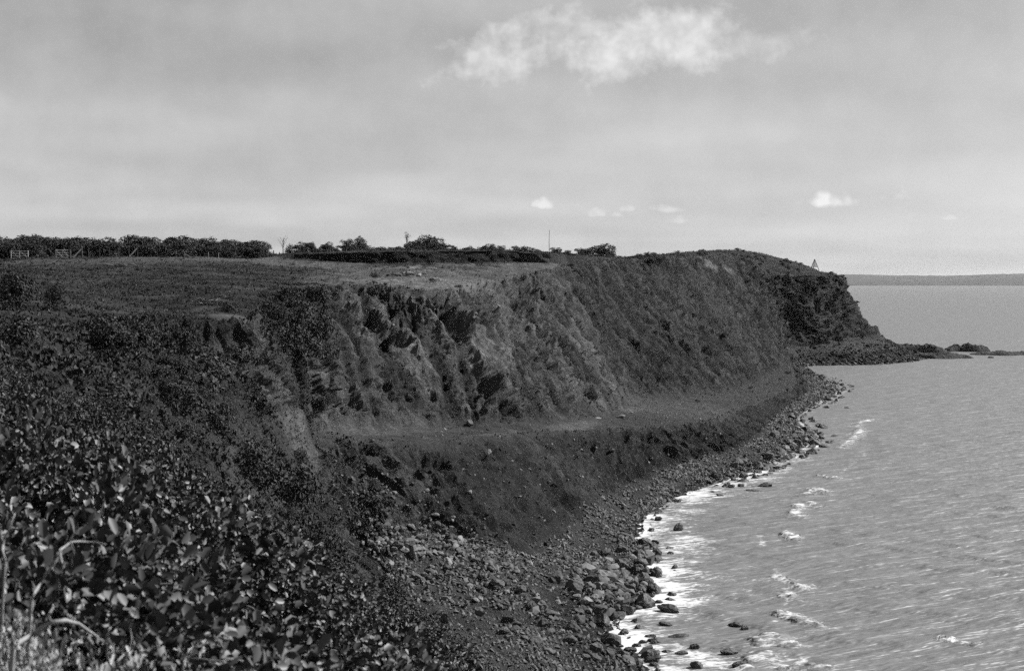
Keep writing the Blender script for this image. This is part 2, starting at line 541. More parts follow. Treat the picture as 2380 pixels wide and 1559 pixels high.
# station parameter resampled so that the mesh is evenly fine as seen from the bluff
Uf = np.linspace(0, NSTN - 1, 2400)
Pf = catmull(Uf)
step = np.linalg.norm(np.diff(Pf[:, 1:9], axis=0), axis=2)
dist = np.maximum(np.linalg.norm(Pf[1:, 1:9] - EYE, axis=2), 30)
wgt = (step / dist).mean(axis=1)
wgt[Uf[1:] < 3.5] *= 0.35
wgt[Uf[1:] > 18.6] *= 0.12
wgt[(Uf[1:] > 7.8) & (Uf[1:] < 15.2)] *= 1.35
cum = np.concatenate([[0], np.cumsum(wgt)])
NU = 1200
U = np.interp(np.linspace(0, cum[-1], NU), cum, Uf)
C = catmull(U)                                        # (NU, 12, 3)
ROWS = [5, 42, 80, 40, 104, 112, 64, 14, 26, 10, 5]   # subdivisions between the twelve columns
TT = np.concatenate([np.linspace(k, k + 1, n, endpoint=False) for k, n in enumerate(ROWS)] + [[11.0]])
NTR = len(TT)
k = np.clip(np.floor(TT).astype(int), 0, 10)
fr = (TT - k)[None, :, None]
B = C[:, k] * (1 - fr) + C[:, k + 1] * fr             # (NU, NTR, 3)
for it in range(9):                                   # round the breaks of slope, except the fresh cut
    sm = B.copy()
    sm[:, 1:-1] = B[:, 1:-1] * 0.5 + (B[:, :-2] + B[:, 2:]) * 0.25
    keep = ((TT > 6.85) & (TT < 8.2))[None, :, None]
    B = np.where(keep, B, sm)
UU = np.repeat(U[:, None], NTR, 1)
TG = np.repeat(TT[None], NU, 0)
midlen = np.concatenate([[0], np.cumsum(np.linalg.norm(np.diff(C[:, 5], axis=0), axis=1))])
SM = np.repeat(midlen[:, None], NTR, 1)               # metres along the coast
DM = np.concatenate([np.zeros((NU, 1)), np.cumsum(np.linalg.norm(np.diff(B, axis=1), axis=2), axis=1)], axis=1)  # metres up the slope


def grid_normals(P):
    du = np.gradient(P, axis=0)
    dt = np.gradient(P, axis=1)
    n = np.cross(dt, du)
    n /= np.linalg.norm(n, axis=2, keepdims=True) + 1e-9
    n *= np.where(n[..., 2:] < 0, -1, 1)
    return n


N0 = grid_normals(B)
X, Y, Z = B[..., 0], B[..., 1], B[..., 2]

face = sstep(TG, 3.9, 4.3) * (1 - sstep(TG, 5.9, 6.15))           # the cliff face proper
bare = sstep(UU, 8.0, 8.7) * (1 - sstep(UU, 11.3, 12.4))          # freshly worked part of it
rocky = sstep(UU, 14.6, 15.6)                                     # headland
near = 1 - sstep(UU, 5.0, 7.0)
gully1 = perlin(SM / 9.0, DM / 40.0)
gully2 = perlin(SM / 3.6 + 40 + 0.25 * gully1, DM / 22.0)
gully3 = perlin(SM / 1.5 + 90 + 0.5 * gully2, DM / 9.0)
b3 = fbm(X / 2.6, Y / 2.6, Z / 2.6, 4, 0.55)
b6 = fbm(X / 7.0, Y / 7.0, Z / 7.0, 3, 0.5)
rid = 1 - 2 * np.abs(perlin(X / 3.2 + 3, Y / 3.2, Z / 4.5))
amp_face = face * (0.5 * near + (1 - near))


def cells(x, y, seed):
    """jittered cells: random value of the nearest cell and distance to the border with the next one"""
    r = np.random.default_rng(seed)
    J = r.random((64, 64, 3)).astype(np.float32)
    xi, yi = np.floor(x).astype(np.int32), np.floor(y).astype(np.int32)
    d1 = np.full(x.shape, 9.0, np.float32)
    d2 = d1.copy()
    val = np.zeros(x.shape, np.float32)
    for a in (-1, 0, 1):
        for b in (-1, 0, 1):
            cx_, cy_ = (xi + a) & 63, (yi + b) & 63
            q = J[cx_, cy_]
            d = np.hypot(xi + a + q[..., 0] - x, yi + b + q[..., 1] - y).astype(np.float32)
            nearer = d < d1
            d2 = np.where(nearer, d1, np.minimum(d2, d))
            val = np.where(nearer, q[..., 2], val)
            d1 = np.where(nearer, d, d1)
    return val - 0.5, d2 - d1


am1 = 0.25 + 0.9 * sstep(perlin(SM / 34 + 2, DM / 30), -0.3, 0.4)
am2 = 0.15 + 1.1 * sstep(perlin(SM / 13 + 21, DM / 11), -0.25, 0.4)
craggy = sstep(perlin(SM / 19 + 61, DM / 12) + 0.25 * b3, -0.15, 0.35)
blk, edge = cells(SM / 3.4 + 0.35 * b6, DM / 4.6 + 0.4 * b6 + SM / 9.0, 31)
blk2, edge2 = cells(SM / 1.7 + 0.25 * b6, DM / 2.1 + 0.3 * b6, 32)
lp = DM / 5.2 + 0.7 * perlin(SM / 14, DM / 30) + 0.25 * gully2
ledge = (lp - np.floor(lp))
ledge = np.where(ledge < 0.8, ledge / 0.8, (1 - ledge) / 0.2) - 0.5          # slowly rising shelf, sharp drop
far_c = sstep(UU, 10.9, 12.0)
D = amp_face * (1.3 * gully1 * am1 + (1.3 - 0.25 * far_c) * gully2 * am2 + 0.4 * gully3 * am1 + 0.4 * b3 + 0.7 * b6 + (0.7 - 0.3 * far_c) * ledge * craggy)
D += amp_face * (1 - 0.7 * far_c) * (0.2 + 0.8 * craggy) * (1.6 * blk * sstep(edge, 0.0, 0.10) - 0.6 * (1 - sstep(edge, 0, 0.16)) + 0.55 * blk2 - 0.25 * (1 - sstep(edge2, 0, 0.2)))
lump = np.clip(fbm(X / 2.4 + 50, Y / 2.4, Z / 2.4, 2, 0.5), -0.15, 2)
D += face * (0.55 - 0.35 * near) * lump
pock = np.clip(perlin(SM / 2.6 + 11, DM / 4.5 + 0.4 * gully2) - 0.16, 0, 1) * (0.2 + 1.3 * sstep(perlin(SM / 16 + 3, DM / 14), -0.2, 0.4))
pock2 = np.clip(perlin(SM / 1.1 + 71, DM / 2.0) - 0.2, 0, 1)
D -= face * (1 - 0.6 * near) * ((2.2 - 0.7 * far_c) * pock + (0.6 - 0.2 * far_c) * pock2)
D += face * rocky * (0.9 * b6 + 0.5 * rid + 0.7 * gully2 + 1.0 * blk - 0.6 * (1 - sstep(edge, 0, 0.18)) + 0.7 * ledge)
D += face * bare * 0.45 * np.clip(rid, -0.2, 1)
spoil = sstep(TG, 1.9, 2.15) * (1 - sstep(TG, 2.85, 3.05))
D += spoil * (0.9 * gully2 * am2 + 0.35 * gully3 + 0.6 * b3 + 0.9 * b6 + 0.5 * blk) * (1 - 0.5 * near)
D -= spoil * (1 - near) * (1.5 * pock + 0.6 * pock2)
bench = sstep(TG, 2.9, 3.1) * (1 - sstep(TG, 3.9, 4.1))
D += bench * (0.25 * b3 + 0.12 * b6)
D += np.exp(-((TG - 3.0) / 0.09) ** 2) * sstep(UU, 7.8, 8.3) * (1 - sstep(UU, 13.2, 14)) * (0.55 + 0.5 * perlin(SM / 4.0, SM * 0 + 7))
beach = sstep(TG, 0.7, 1.1) * (1 - sstep(TG, 1.9, 2.1))
D += beach * (0.22 * b3 + 0.3 * b6)
top = sstep(TG, 5.95, 6.25)
D += top * sstep(UU, 8.0, 8.6) * (1 - sstep(UU, 11.8, 12.4)) * (1 - sstep(TG, 6.85, 6.95)) * (0.30 * np.clip(b3, 0, 1) + 0.25 * perlin(X / 8.0, Y / 1.8))
D += top * (0.10 * b3 + 0.22 * b6) * (1 - sstep(TG, 8.5, 9.5) * 0.5)
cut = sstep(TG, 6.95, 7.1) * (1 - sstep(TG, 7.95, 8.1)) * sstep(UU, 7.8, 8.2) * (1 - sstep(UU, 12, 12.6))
rimn = np.exp(-((TG - 6.0) / 0.18) ** 2)
D += rimn * (0.5 * gully2 + 0.4 * gully3) * (1 - near * 0.7) * (1 - 0.85 * sstep(UU, 5, 5.4) * (1 - sstep(UU, 7.2, 7.6)))
V = B + N0 * D[..., None]
V[..., 1] += cut * (0.8 * perlin(X / 6.0, Y * 0 + 3) + 0.35 * perlin(X / 1.7, Z / 1.2))
# gentle sideways shift of the cut edge so that it does not run dead straight
V[..., 2] += np.exp(-((TG - 8.0) / 0.4) ** 2) * (0.35 * perlin(X / 8.0, Y * 0 + 9) + 0.15 * perlin(X / 2.2, Y * 0)) * sstep(UU, 7.8, 8.2) * (1 - sstep(UU, 12, 12.6))

bank = sstep(UU, 5.1, 5.5) * (1 - sstep(UU, 7.1, 7.5)) * (1 - sstep(TG, 5.93, 5.985)) * sstep(TG, 4.9, 5.5)
V[..., 2] -= bank * (0.9 + 0.25 * perlin(SM / 7.0, SM * 0 + 2))
OX, OY, DEP = project(V)


def pick(ox, oy, umin=0, umax=99):
    """grid index of the surface point seen at (ox, oy)"""
    d = (OX - ox) ** 2 + (OY - oy) ** 2 + np.where((DEP > 1) & (UU >= umin) & (UU <= umax), 0, 1e12)
    lim = max(d.min() * 2.0, 30.0)
    c = np.where(d <= lim, DEP, 1e12)
    i = int(np.argmin(c))
    return np.unravel_index(i, d.shape)


def at_ground(ox, oy, umin=0, umax=99):
    i, j = pick(ox, oy, umin, umax)
    return V[i, j].copy()


# hollows and fallen-out pockets in the face: place seen, radius across, radius along the fall, depth (metres)
NV = grid_normals(B)
FALL = np.gradient(B, axis=1)
FALL /= np.linalg.norm(FALL, axis=2, keepdims=True) + 1e-9
for ox, oy, ra, rf, dep in ((1046, 745, 3.0, 5.5, 3.2), (1082, 745, 2.2, 5.0, 2.8), (940, 762, 2.4, 3.0, 2.6), (925, 770, 1.4, 1.6, 1.2),
                            (1112, 850, 2.2, 5.5, 2.4), (1160, 905, 2.6, 7.5, 3.2), (1128, 885, 1.9, 6.0, 2.2), (1188, 930, 2.0, 4.0, 2.2),
                            (965, 815, 1.2, 1.8, 1.1), (1010, 905, 1.2, 2.0, 1.0), (1150, 720, 2.0, 2.6, 1.8), (1290, 700, 1.6, 2.4, 1.5), (1215, 700, 1.7, 2.6, 1.6), (1325, 690, 1.5, 3.5, 1.5),
                            (905, 900, 1.2, 2.2, 1.0), (1445, 770, 2.4, 3.5, 1.8), (1480, 800, 2.2, 3.0, 1.6), (1540, 740, 2.4, 4.0, 1.7),
                            (1590, 800, 2.6, 4.5, 2.0), (1650, 820, 2.6, 4.0, 1.8), (1380, 720, 1.8, 3.4, 1.5), (1770, 735, 3.5, 7.0, 2.6),
                            (1815, 705, 7.0, 9.0, 5.5), (1840, 740, 5.0, 7.0, 3.5), (1935, 720, 4.0, 5.5, 2.8), (1905, 715, 2.2, 4.0, 1.6),
                            (1960, 720, 2.5, 4.0, 2.0), (1500, 880, 1.8, 3.0, 1.2), (1730, 850, 2.4, 5.0, 1.7),
                            (1010, 1060, 2.6, 2.4, 1.5), (985, 1075, 2.0, 2.0, 1.3), (1050, 1110, 1.4, 2.0, 1.0), (420, 790, 2.5, 2.0, 1.2)):
    i, j = pick(ox, oy)
    c, n, fdir = B[i, j], NV[i, j], FALL[i, j]
    e = V - c
    af = (e * fdir).sum(-1) / rf
    an = (e * n).sum(-1) / (ra * 2.2)
    side = e - (e * fdir).sum(-1)[..., None] * fdir - (e * n).sum(-1)[..., None] * n
    aa = np.linalg.norm(side, axis=-1) / ra
    r = np.sqrt(aa**2 + af**2 + an**2) + 0.12 * gully3 + 0.1 * b3
    V -= n * (1.15 * dep * (1 - sstep(r, 0.4, 1.05)))[..., None]
OX, OY, DEP = project(V)

# albedo of the ground, from what covers it and, on the cliff, painted relief shading
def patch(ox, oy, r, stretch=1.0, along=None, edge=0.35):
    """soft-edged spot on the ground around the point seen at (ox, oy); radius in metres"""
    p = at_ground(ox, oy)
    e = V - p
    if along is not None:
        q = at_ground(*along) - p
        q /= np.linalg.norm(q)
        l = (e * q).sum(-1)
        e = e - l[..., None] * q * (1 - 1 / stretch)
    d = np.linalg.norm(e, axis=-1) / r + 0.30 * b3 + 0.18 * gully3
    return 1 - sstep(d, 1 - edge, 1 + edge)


veg = np.clip(0.5 + 0.9 * b6 + 0.5 * b3, 0, 1)
alb = np.full(TG.shape, 0.035)
alb = np.where(TG > 6, 0.012 + 0.04 * np.clip(0.35 + 0.8 * b6 + 0.3 * b3 + 0.6 * perlin(X / 20, Y / 9), 0, 1.2), alb)                                        # rough pasture
alb = np.where((TG > 2.2) & (TG <= 6), 0.05 + 0.03 * np.clip(-b6 - 0.6 * perlin(X / 14, Y / 14, Z / 14), -0.8, 1), alb)                         # scrubby slopes
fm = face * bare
alb = alb * (1 - fm) + fm * (0.088 + 0.115 * np.clip(1.3 * gully2 + 0.7 * gully3 + 0.5 * b6 + 0.25 * blk, -0.68, 1.0))      # fresh clay and rotten rock, with sunlit ribs and shaded hollows painted in
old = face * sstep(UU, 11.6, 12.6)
alb = alb * (1 - old) + old * (0.05 + 0.06 * np.clip(b6 * 0.6 + gully2 * 0.9 + 0.6 * gully3 + 0.5 * blk, -0.7, 1.0))  # older face: outcrop tones, with lit ribs and dark hollows painted in too
mott = sstep(fbm(X / 3.4 + 9, Y / 3.4, Z / 2.6, 3, 0.6), 0.0, 0.28)
alb = alb * (1 - 0.62 * mott * face * (0.35 + 0.65 * sstep(UU, 11.2, 12.2)) * sstep(UU, 8.0, 8.6))
plat = sstep(TG, 6.05, 6.2) * (1 - sstep(TG, 6.9, 7.0)) * sstep(UU, 8.05, 8.5) * (1 - sstep(UU, 11.6, 12.2))
alb = alb * (1 - plat) + plat * np.clip(0.07 + 0.06 * b6 + 0.05 * b3 + 0.07 * perlin(X / 9.0, Y / 2.2), 0.02, 0.18)
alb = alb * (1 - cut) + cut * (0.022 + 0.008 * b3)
bn = bench * sstep(UU, 7.8, 8.3)
alb = alb * (1 - bn) + bn * (0.056 + 0.02 * b6)
spn = spoil * sstep(UU, 7.3, 8.0)
alb = alb * (1 - spn) + spn * np.clip(0.031 + 0.016 * b6 + 0.01 * gully2, 0.015, 0.09)
bch = beach
alb = alb * (1 - bch) + bch * np.clip(0.07 + 0.03 * b6, 0.03, 0.12)
wetb = sstep(TG, 0.9, 1.0) * (1 - sstep(TG, 1.15, 1.35))
alb = alb * (1 - 0.5 * wetb)
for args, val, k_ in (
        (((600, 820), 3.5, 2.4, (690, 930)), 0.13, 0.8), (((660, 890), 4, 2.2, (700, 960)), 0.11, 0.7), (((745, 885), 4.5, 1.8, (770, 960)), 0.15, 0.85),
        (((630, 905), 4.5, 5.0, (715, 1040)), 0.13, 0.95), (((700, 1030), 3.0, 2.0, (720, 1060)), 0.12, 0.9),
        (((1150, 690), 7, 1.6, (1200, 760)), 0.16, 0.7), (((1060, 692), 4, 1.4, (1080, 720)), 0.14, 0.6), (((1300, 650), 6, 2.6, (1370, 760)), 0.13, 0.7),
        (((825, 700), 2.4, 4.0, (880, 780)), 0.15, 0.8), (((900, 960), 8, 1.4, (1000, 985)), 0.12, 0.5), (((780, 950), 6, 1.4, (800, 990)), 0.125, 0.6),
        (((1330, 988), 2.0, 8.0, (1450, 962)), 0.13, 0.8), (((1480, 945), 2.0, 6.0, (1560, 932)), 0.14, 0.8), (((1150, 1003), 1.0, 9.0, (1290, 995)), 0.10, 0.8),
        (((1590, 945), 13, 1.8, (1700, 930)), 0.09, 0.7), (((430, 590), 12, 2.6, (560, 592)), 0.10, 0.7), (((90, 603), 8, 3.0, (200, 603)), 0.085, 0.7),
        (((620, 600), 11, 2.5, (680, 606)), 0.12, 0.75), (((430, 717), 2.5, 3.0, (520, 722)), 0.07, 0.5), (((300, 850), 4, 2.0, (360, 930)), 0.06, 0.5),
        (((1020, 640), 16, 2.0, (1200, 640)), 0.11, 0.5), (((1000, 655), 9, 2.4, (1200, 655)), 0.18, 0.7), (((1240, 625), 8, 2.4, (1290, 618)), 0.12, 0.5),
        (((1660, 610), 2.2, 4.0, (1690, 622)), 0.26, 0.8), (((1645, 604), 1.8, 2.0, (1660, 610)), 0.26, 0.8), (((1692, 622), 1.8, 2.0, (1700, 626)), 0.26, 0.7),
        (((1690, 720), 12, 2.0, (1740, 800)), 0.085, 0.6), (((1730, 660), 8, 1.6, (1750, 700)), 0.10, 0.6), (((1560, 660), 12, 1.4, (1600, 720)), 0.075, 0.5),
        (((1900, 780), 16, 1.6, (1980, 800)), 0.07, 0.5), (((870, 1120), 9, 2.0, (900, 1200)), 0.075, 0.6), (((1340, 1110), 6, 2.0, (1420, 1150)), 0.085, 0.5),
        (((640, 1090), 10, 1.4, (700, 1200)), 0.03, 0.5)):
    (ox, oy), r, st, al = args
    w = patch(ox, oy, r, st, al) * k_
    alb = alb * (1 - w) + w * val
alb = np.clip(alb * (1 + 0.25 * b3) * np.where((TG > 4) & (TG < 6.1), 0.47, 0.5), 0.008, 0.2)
roughness = 0.55 + 0.45 * face + 0.35 * spoil + 0.4 * beach + 0.15 * bench
ii = np.arange(NU * NTR).reshape(NU, NTR)
TF = np.stack([ii[:-1, :-1], ii[1:, :-1], ii[1:, 1:], ii[:-1, 1:]], -1).reshape(-1, 4)
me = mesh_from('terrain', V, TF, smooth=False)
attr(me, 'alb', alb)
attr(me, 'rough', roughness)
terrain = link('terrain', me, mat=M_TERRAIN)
terrain['kind'] = 'structure'
NRM = grid_normals(V)

# ------------------------------------------------------------------ the sea
SHORE = C[:, 1, :2]                                   # waterline in plan
ang = np.concatenate([np.radians(np.linspace(-44, -9, 10, endpoint=False)), np.radians(np.linspace(-9, 34, 320))])
dy = np.concatenate([np.linspace(1500, 240, 420, endpoint=False), np.linspace(240, 1.8, 160)])
rr = EYE[2] * FPX / dy
AN, RR = np.meshgrid(ang, rr, indexing='ij')
SX, SY = RR * np.tan(AN), RR.copy()
shore_s = SHORE[(U > 3) & (U < 19)][::3]
dsh = np.full(SX.shape, 1e9)
nearm = RR < 900
pts = np.stack([SX[nearm], SY[nearm]], -1)
best = np.full(len(pts), 1e9)
for a in range(0, len(pts), 20000):
    q = pts[a:a + 20000]
    best[a:a + 20000] = np.sqrt(((q[:, None] - shore_s[None]) ** 2).sum(-1)).min(1)
dsh[nearm] = best
calm = np.exp(-RR / 420.0)
warp = perlin(SX / 22, SY / 22) * 3.0
sw = np.sin((SX * 0.55 + SY * 0.83 + warp * 2.0) * TAU / 11.0 + 2.5 * perlin(SX / 40 + 7, SY / 40))
sz = 0.26 * sw * calm * (0.5 + 0.9 * sstep(perlin(SX / 35 + 1, SY / 35), -0.4, 0.4)) + 0.2 * perlin(SX / 5.0, SY / 2.4) * calm + 0.05 * perlin(SX / 2.0, SY / 1.1) * calm
sz *= sstep(dsh, 0.5, 12)
width = 9.0 - 6.0 * sstep(SY, 215, 330) - 2.2 * sstep(SY, 400, 560) + 2.5 * perlin(SX / 14 + 3, SY / 14)
width = np.clip(width, 1.0, 14)
foam = np.exp(-(dsh / width) ** 1.5) * (0.6 + 0.6 * perlin(SX / 7, SY / 5))
foam += 0.42 * np.exp(-(dsh / (width * 2.6)) ** 2)
foam = np.maximum(foam, (0.75 + 0.35 * perlin(SX / 6 + 2, SY / 6)) * np.exp(-(dsh / (1.6 + 1.6 * sstep(SY, 420, 560))) ** 2))
foam *= np.where(SY < 700, 1, 0.3)
# breakers: lines of broken water seen off the beach
BREAK = [((2030, 975), (1990, 985), (2000, 1005), (1955, 1040), 1.5), ((1905, 1105), (1925, 1108), (1940, 1112), (1950, 1112), 0.6),
         ((1870, 1150), (1895, 1137), (1905, 1142), (1915, 1145), 1.3), ((1850, 1200), (1860, 1175), (1885, 1170), (1895, 1175), 1.3),
         ((1820, 1238), (1830, 1243), (1840, 1250), (1845, 1255), 0.8), ((1800, 1345), (1830, 1352), (1850, 1362), (1870, 1366), 1.0),
         ((1815, 1390), (1825, 1380), (1838, 1385), (1845, 1395), 1.4), ((1820, 1425), (1850, 1440), (1880, 1448), (1900, 1455), 1.2),
         ((1770, 1500), (1785, 1485), (1800, 1478), (1835, 1500), 1.5), ((1735, 1559), (1760, 1535), (1790, 1520), (1800, 1515), 1.8),
         ((1830, 1556), (1870, 1548), (1900, 1552), (1940, 1556), 0.7), ((2120, 1480), (2200, 1490), (2260, 1500), (2300, 1500), 0.35)]
for *ln, wd in BREAK:
    P = [PZ(x, y, 0)[:2] for x, y in ln]
    wd = wd * 0.62
    for a, b in zip(P[:-1], P[1:]):
        ab = b - a
        t = np.clip(((SX - a[0]) * ab[0] + (SY - a[1]) * ab[1]) / (ab @ ab), 0, 1)
        d = np.hypot(SX - a[0] - t * ab[0], SY - a[1] - t * ab[1]) + 0.8 * perlin(SX / 1.6, SY / 1.6) + 0.9 * perlin(SX / 4.5 + 9, SY / 4.5)
        foam = np.maximum(foam, 0.95 * np.exp(-np.clip(d / wd, 0, None) ** 2))
        foam = np.maximum(foam, 0.7 * np.exp(-np.clip(d / (wd * 4.5), 0, None) ** 2))
        sz = np.maximum(sz, 0.45 * np.exp(-(d / (wd * 1.2)) ** 2))
off = 15.5 + 3.0 * perlin(SX / 30 + 2, SY / 30) - 3.5 * sstep(SY, 250, 330)
foam = np.maximum(foam, 0.8 * np.exp(-((dsh - off) / 0.9) ** 2) * sstep(perlin(SX / 12 + 4, SY / 12), -0.3, 0.15) * (SY < 345))
foam = np.maximum(foam, 0.7 * np.exp(-((dsh - off * 0.62) / 0.8) ** 2) * sstep(perlin(SX / 8 + 14, SY / 8), 0.0, 0.3) * (SY < 330))
foam = np.maximum(foam, 0.30 * sstep(perlin(SX / 26 + 5, SY / 14), 0.15, 0.5) * (RR < 330))
foam = np.clip(foam, 0, 1.25)
SV = np.stack([SX, SY, sz], -1)
jj = np.arange(SX.size).reshape(SX.shape)
SF = np.stack([jj[:-1, :-1], jj[1:, :-1], jj[1:, 1:], jj[:-1, 1:]], -1).reshape(-1, 4)
me = mesh_from('water', SV, SF)
attr(me, 'foam', foam)
attr(me, 'ripple', np.clip(0.35 + 0.65 * np.exp(-RR / 2500), 0, 1))
water = link('water', me, mat=M_WATER)
water['kind'] = 'structure'

# ------------------------------------------------------------------ far shore across the bay
M_FAR = simple_mat('far_bush', 0.05, 0.95, 0.1, 0.3, 0.004)
hx = np.linspace(-2000, 9500, 420)
prof = np.interp(1190 + hx / 11500 * FPX, [1500, 1900, 1990, 2100, 2200, 2290, 2340, 2400, 2700, 3600], [26, 26, 26.5, 24, 23.5, 26, 28, 28.5, 30, 26]) * 11500 / FPX + 1
prof = prof + 3.2 * perlin(hx / 160, hx * 0) + 2.0 * perlin(hx / 45, hx * 0 + 4) + 3.0 * perlin(hx / 900, hx * 0 + 8)
rowsz = [(11300, -2, 0.0), (11330, 6, 0.10), (11400, 0, 0.45), (11600, 0, 0.8), (11900, 0, 1.0), (12600, 0, 0.9), (13500, 0, 0.2)]
HV = np.stack([np.stack([hx * (yy / 11500), np.full_like(hx, yy), zz + prof * k_ + (3 * perlin(hx / 220, np.full_like(hx, yy / 100)) if 0.2 < k_ < 0.95 else 0)], -1) for yy, zz, k_ in rowsz], 1)
hh = np.arange(HV.shape[0] * HV.shape[1]).reshape(HV.shape[:2])
HF = np.stack([hh[:-1, :-1], hh[1:, :-1], hh[1:, 1:], hh[:-1, 1:]], -1).reshape(-1, 4)
hills = link('hills', mesh_from('hills', HV, HF), mat=M_FAR)
hills['kind'] = 'structure'
#DETAIL
# ------------------------------------------------------------------ sea air
hz = bpy.data.materials.new('sea_haze')
hz.use_nodes = True
hz.node_tree.nodes.clear()
hv = hz.node_tree.nodes.new('ShaderNodeVolumePrincipled')
hv.inputs['Color'].default_value = grey(0.92)
hv.inputs['Density'].default_value = 1.4e-5
hv.inputs['Anisotropy'].default_value = 0.2
ho = hz.node_tree.nodes.new('ShaderNodeOutputMaterial')
hz.node_tree.links.new(hv.outputs[0], ho.inputs['Volume'])
import bmesh
bm = bmesh.new()
bmesh.ops.create_cube(bm, size=1.0)
for v in bm.verts:
    v.co = Vector((v.co.x * 100000, 32550 + v.co.y * 66900, 65 + v.co.z * 142))
bmesh.ops.recalc_face_normals(bm, faces=bm.faces)
haze_me = bpy.data.meshes.new('haze')
bm.to_mesh(haze_me)
bm.free()
haze = link('haze', haze_me, mat=hz)
haze['kind'] = 'stuff'

# ------------------------------------------------------------------ stones
import bmesh


def ico(sub):
    bm = bmesh.new()
    bmesh.ops.create_icosphere(bm, subdivisions=sub, radius=1.0)
    Vv = np.array([v.co[:] for v in bm.verts])
    Ff = np.array([[v.index for v in f.verts] for f in bm.faces])
    bm.free()
    return Vv, Ff


ICO1, ICO2, ICO3 = ico(1), ico(2), ico(3)
OCTA = (np.array([(1, 0, 0), (-1, 0, 0), (0, 1, 0), (0, -1, 0), (0, 0, 1), (0, 0, -1.0)]), np.array([(0, 2, 4), (2, 1, 4), (1, 3, 4), (3, 0, 4), (2, 0, 5), (1, 2, 5), (3, 1, 5), (0, 3, 5)]))


def rock_shape(seed, base, cuts=11, rough=0.12, flat=0.75):
    r = np.random.default_rng(seed)
    P = base[0].copy()
    P *= 1 + rough * perlin(P[:, 0] * 1.6 + seed, P[:, 1] * 1.6, P[:, 2] * 1.6)[:, None]
    for _ in range(cuts):
        n = r.normal(size=3)
        n /= np.linalg.norm(n)
        dd = r.uniform(0.55, 0.86)
        over = np.clip(P @ n - dd, 0, None)
        P -= over[:, None] * n * 0.92
    P += (0.035 if len(P) > 100 else 0.12) * r.normal(size=P.shape)
    P *= np.array([1, r.uniform(0.65, 0.95), r.uniform(flat - 0.15, flat + 0.1)])
    P /= np.abs(P[:, 0]).max()
    return P, base[1]


ROCKS = []
for k in range(10):
    P, F = rock_shape(100 + k, ICO3, cuts=9 + k % 4, flat=0.62 + 0.04 * (k % 5))
    ROCKS.append((P, F))


def rock_mesh(k, mat, name):
    me = mesh_from(name, *ROCKS[k % 10], smooth=False)
    me.materials.append(mat)
    return me


ROCK_ME = {m.name: [rock_mesh(k, m, 'boulder') for k in range(10)] for m in (M_ROCK, M_WETROCK, M_PALEROCK)}


def put_rock(name, pos, size, mat=M_ROCK, k=None, rz=None, squash=(1, 1, 1), tilt=0.25, sink=0.25):
    k = random.randrange(10) if k is None else k
    o = bpy.data.objects.new(name, ROCK_ME[mat.name][k])
    COL.objects.link(o)
    h = size * 0.5
    o.location = (pos[0], pos[1], pos[2] + h * squash[2] * (0.62 - sink * 1.2))
    o.rotation_euler = (random.uniform(-tilt, tilt), random.uniform(-tilt, tilt), random.uniform(0, TAU) if rz is None else rz)
    o.scale = (h * squash[0], h * squash[1], h * squash[2])
    return o


def metres(px, pos):
    return px / FPX * float((np.asarray(pos) - EYE) @ FWD)


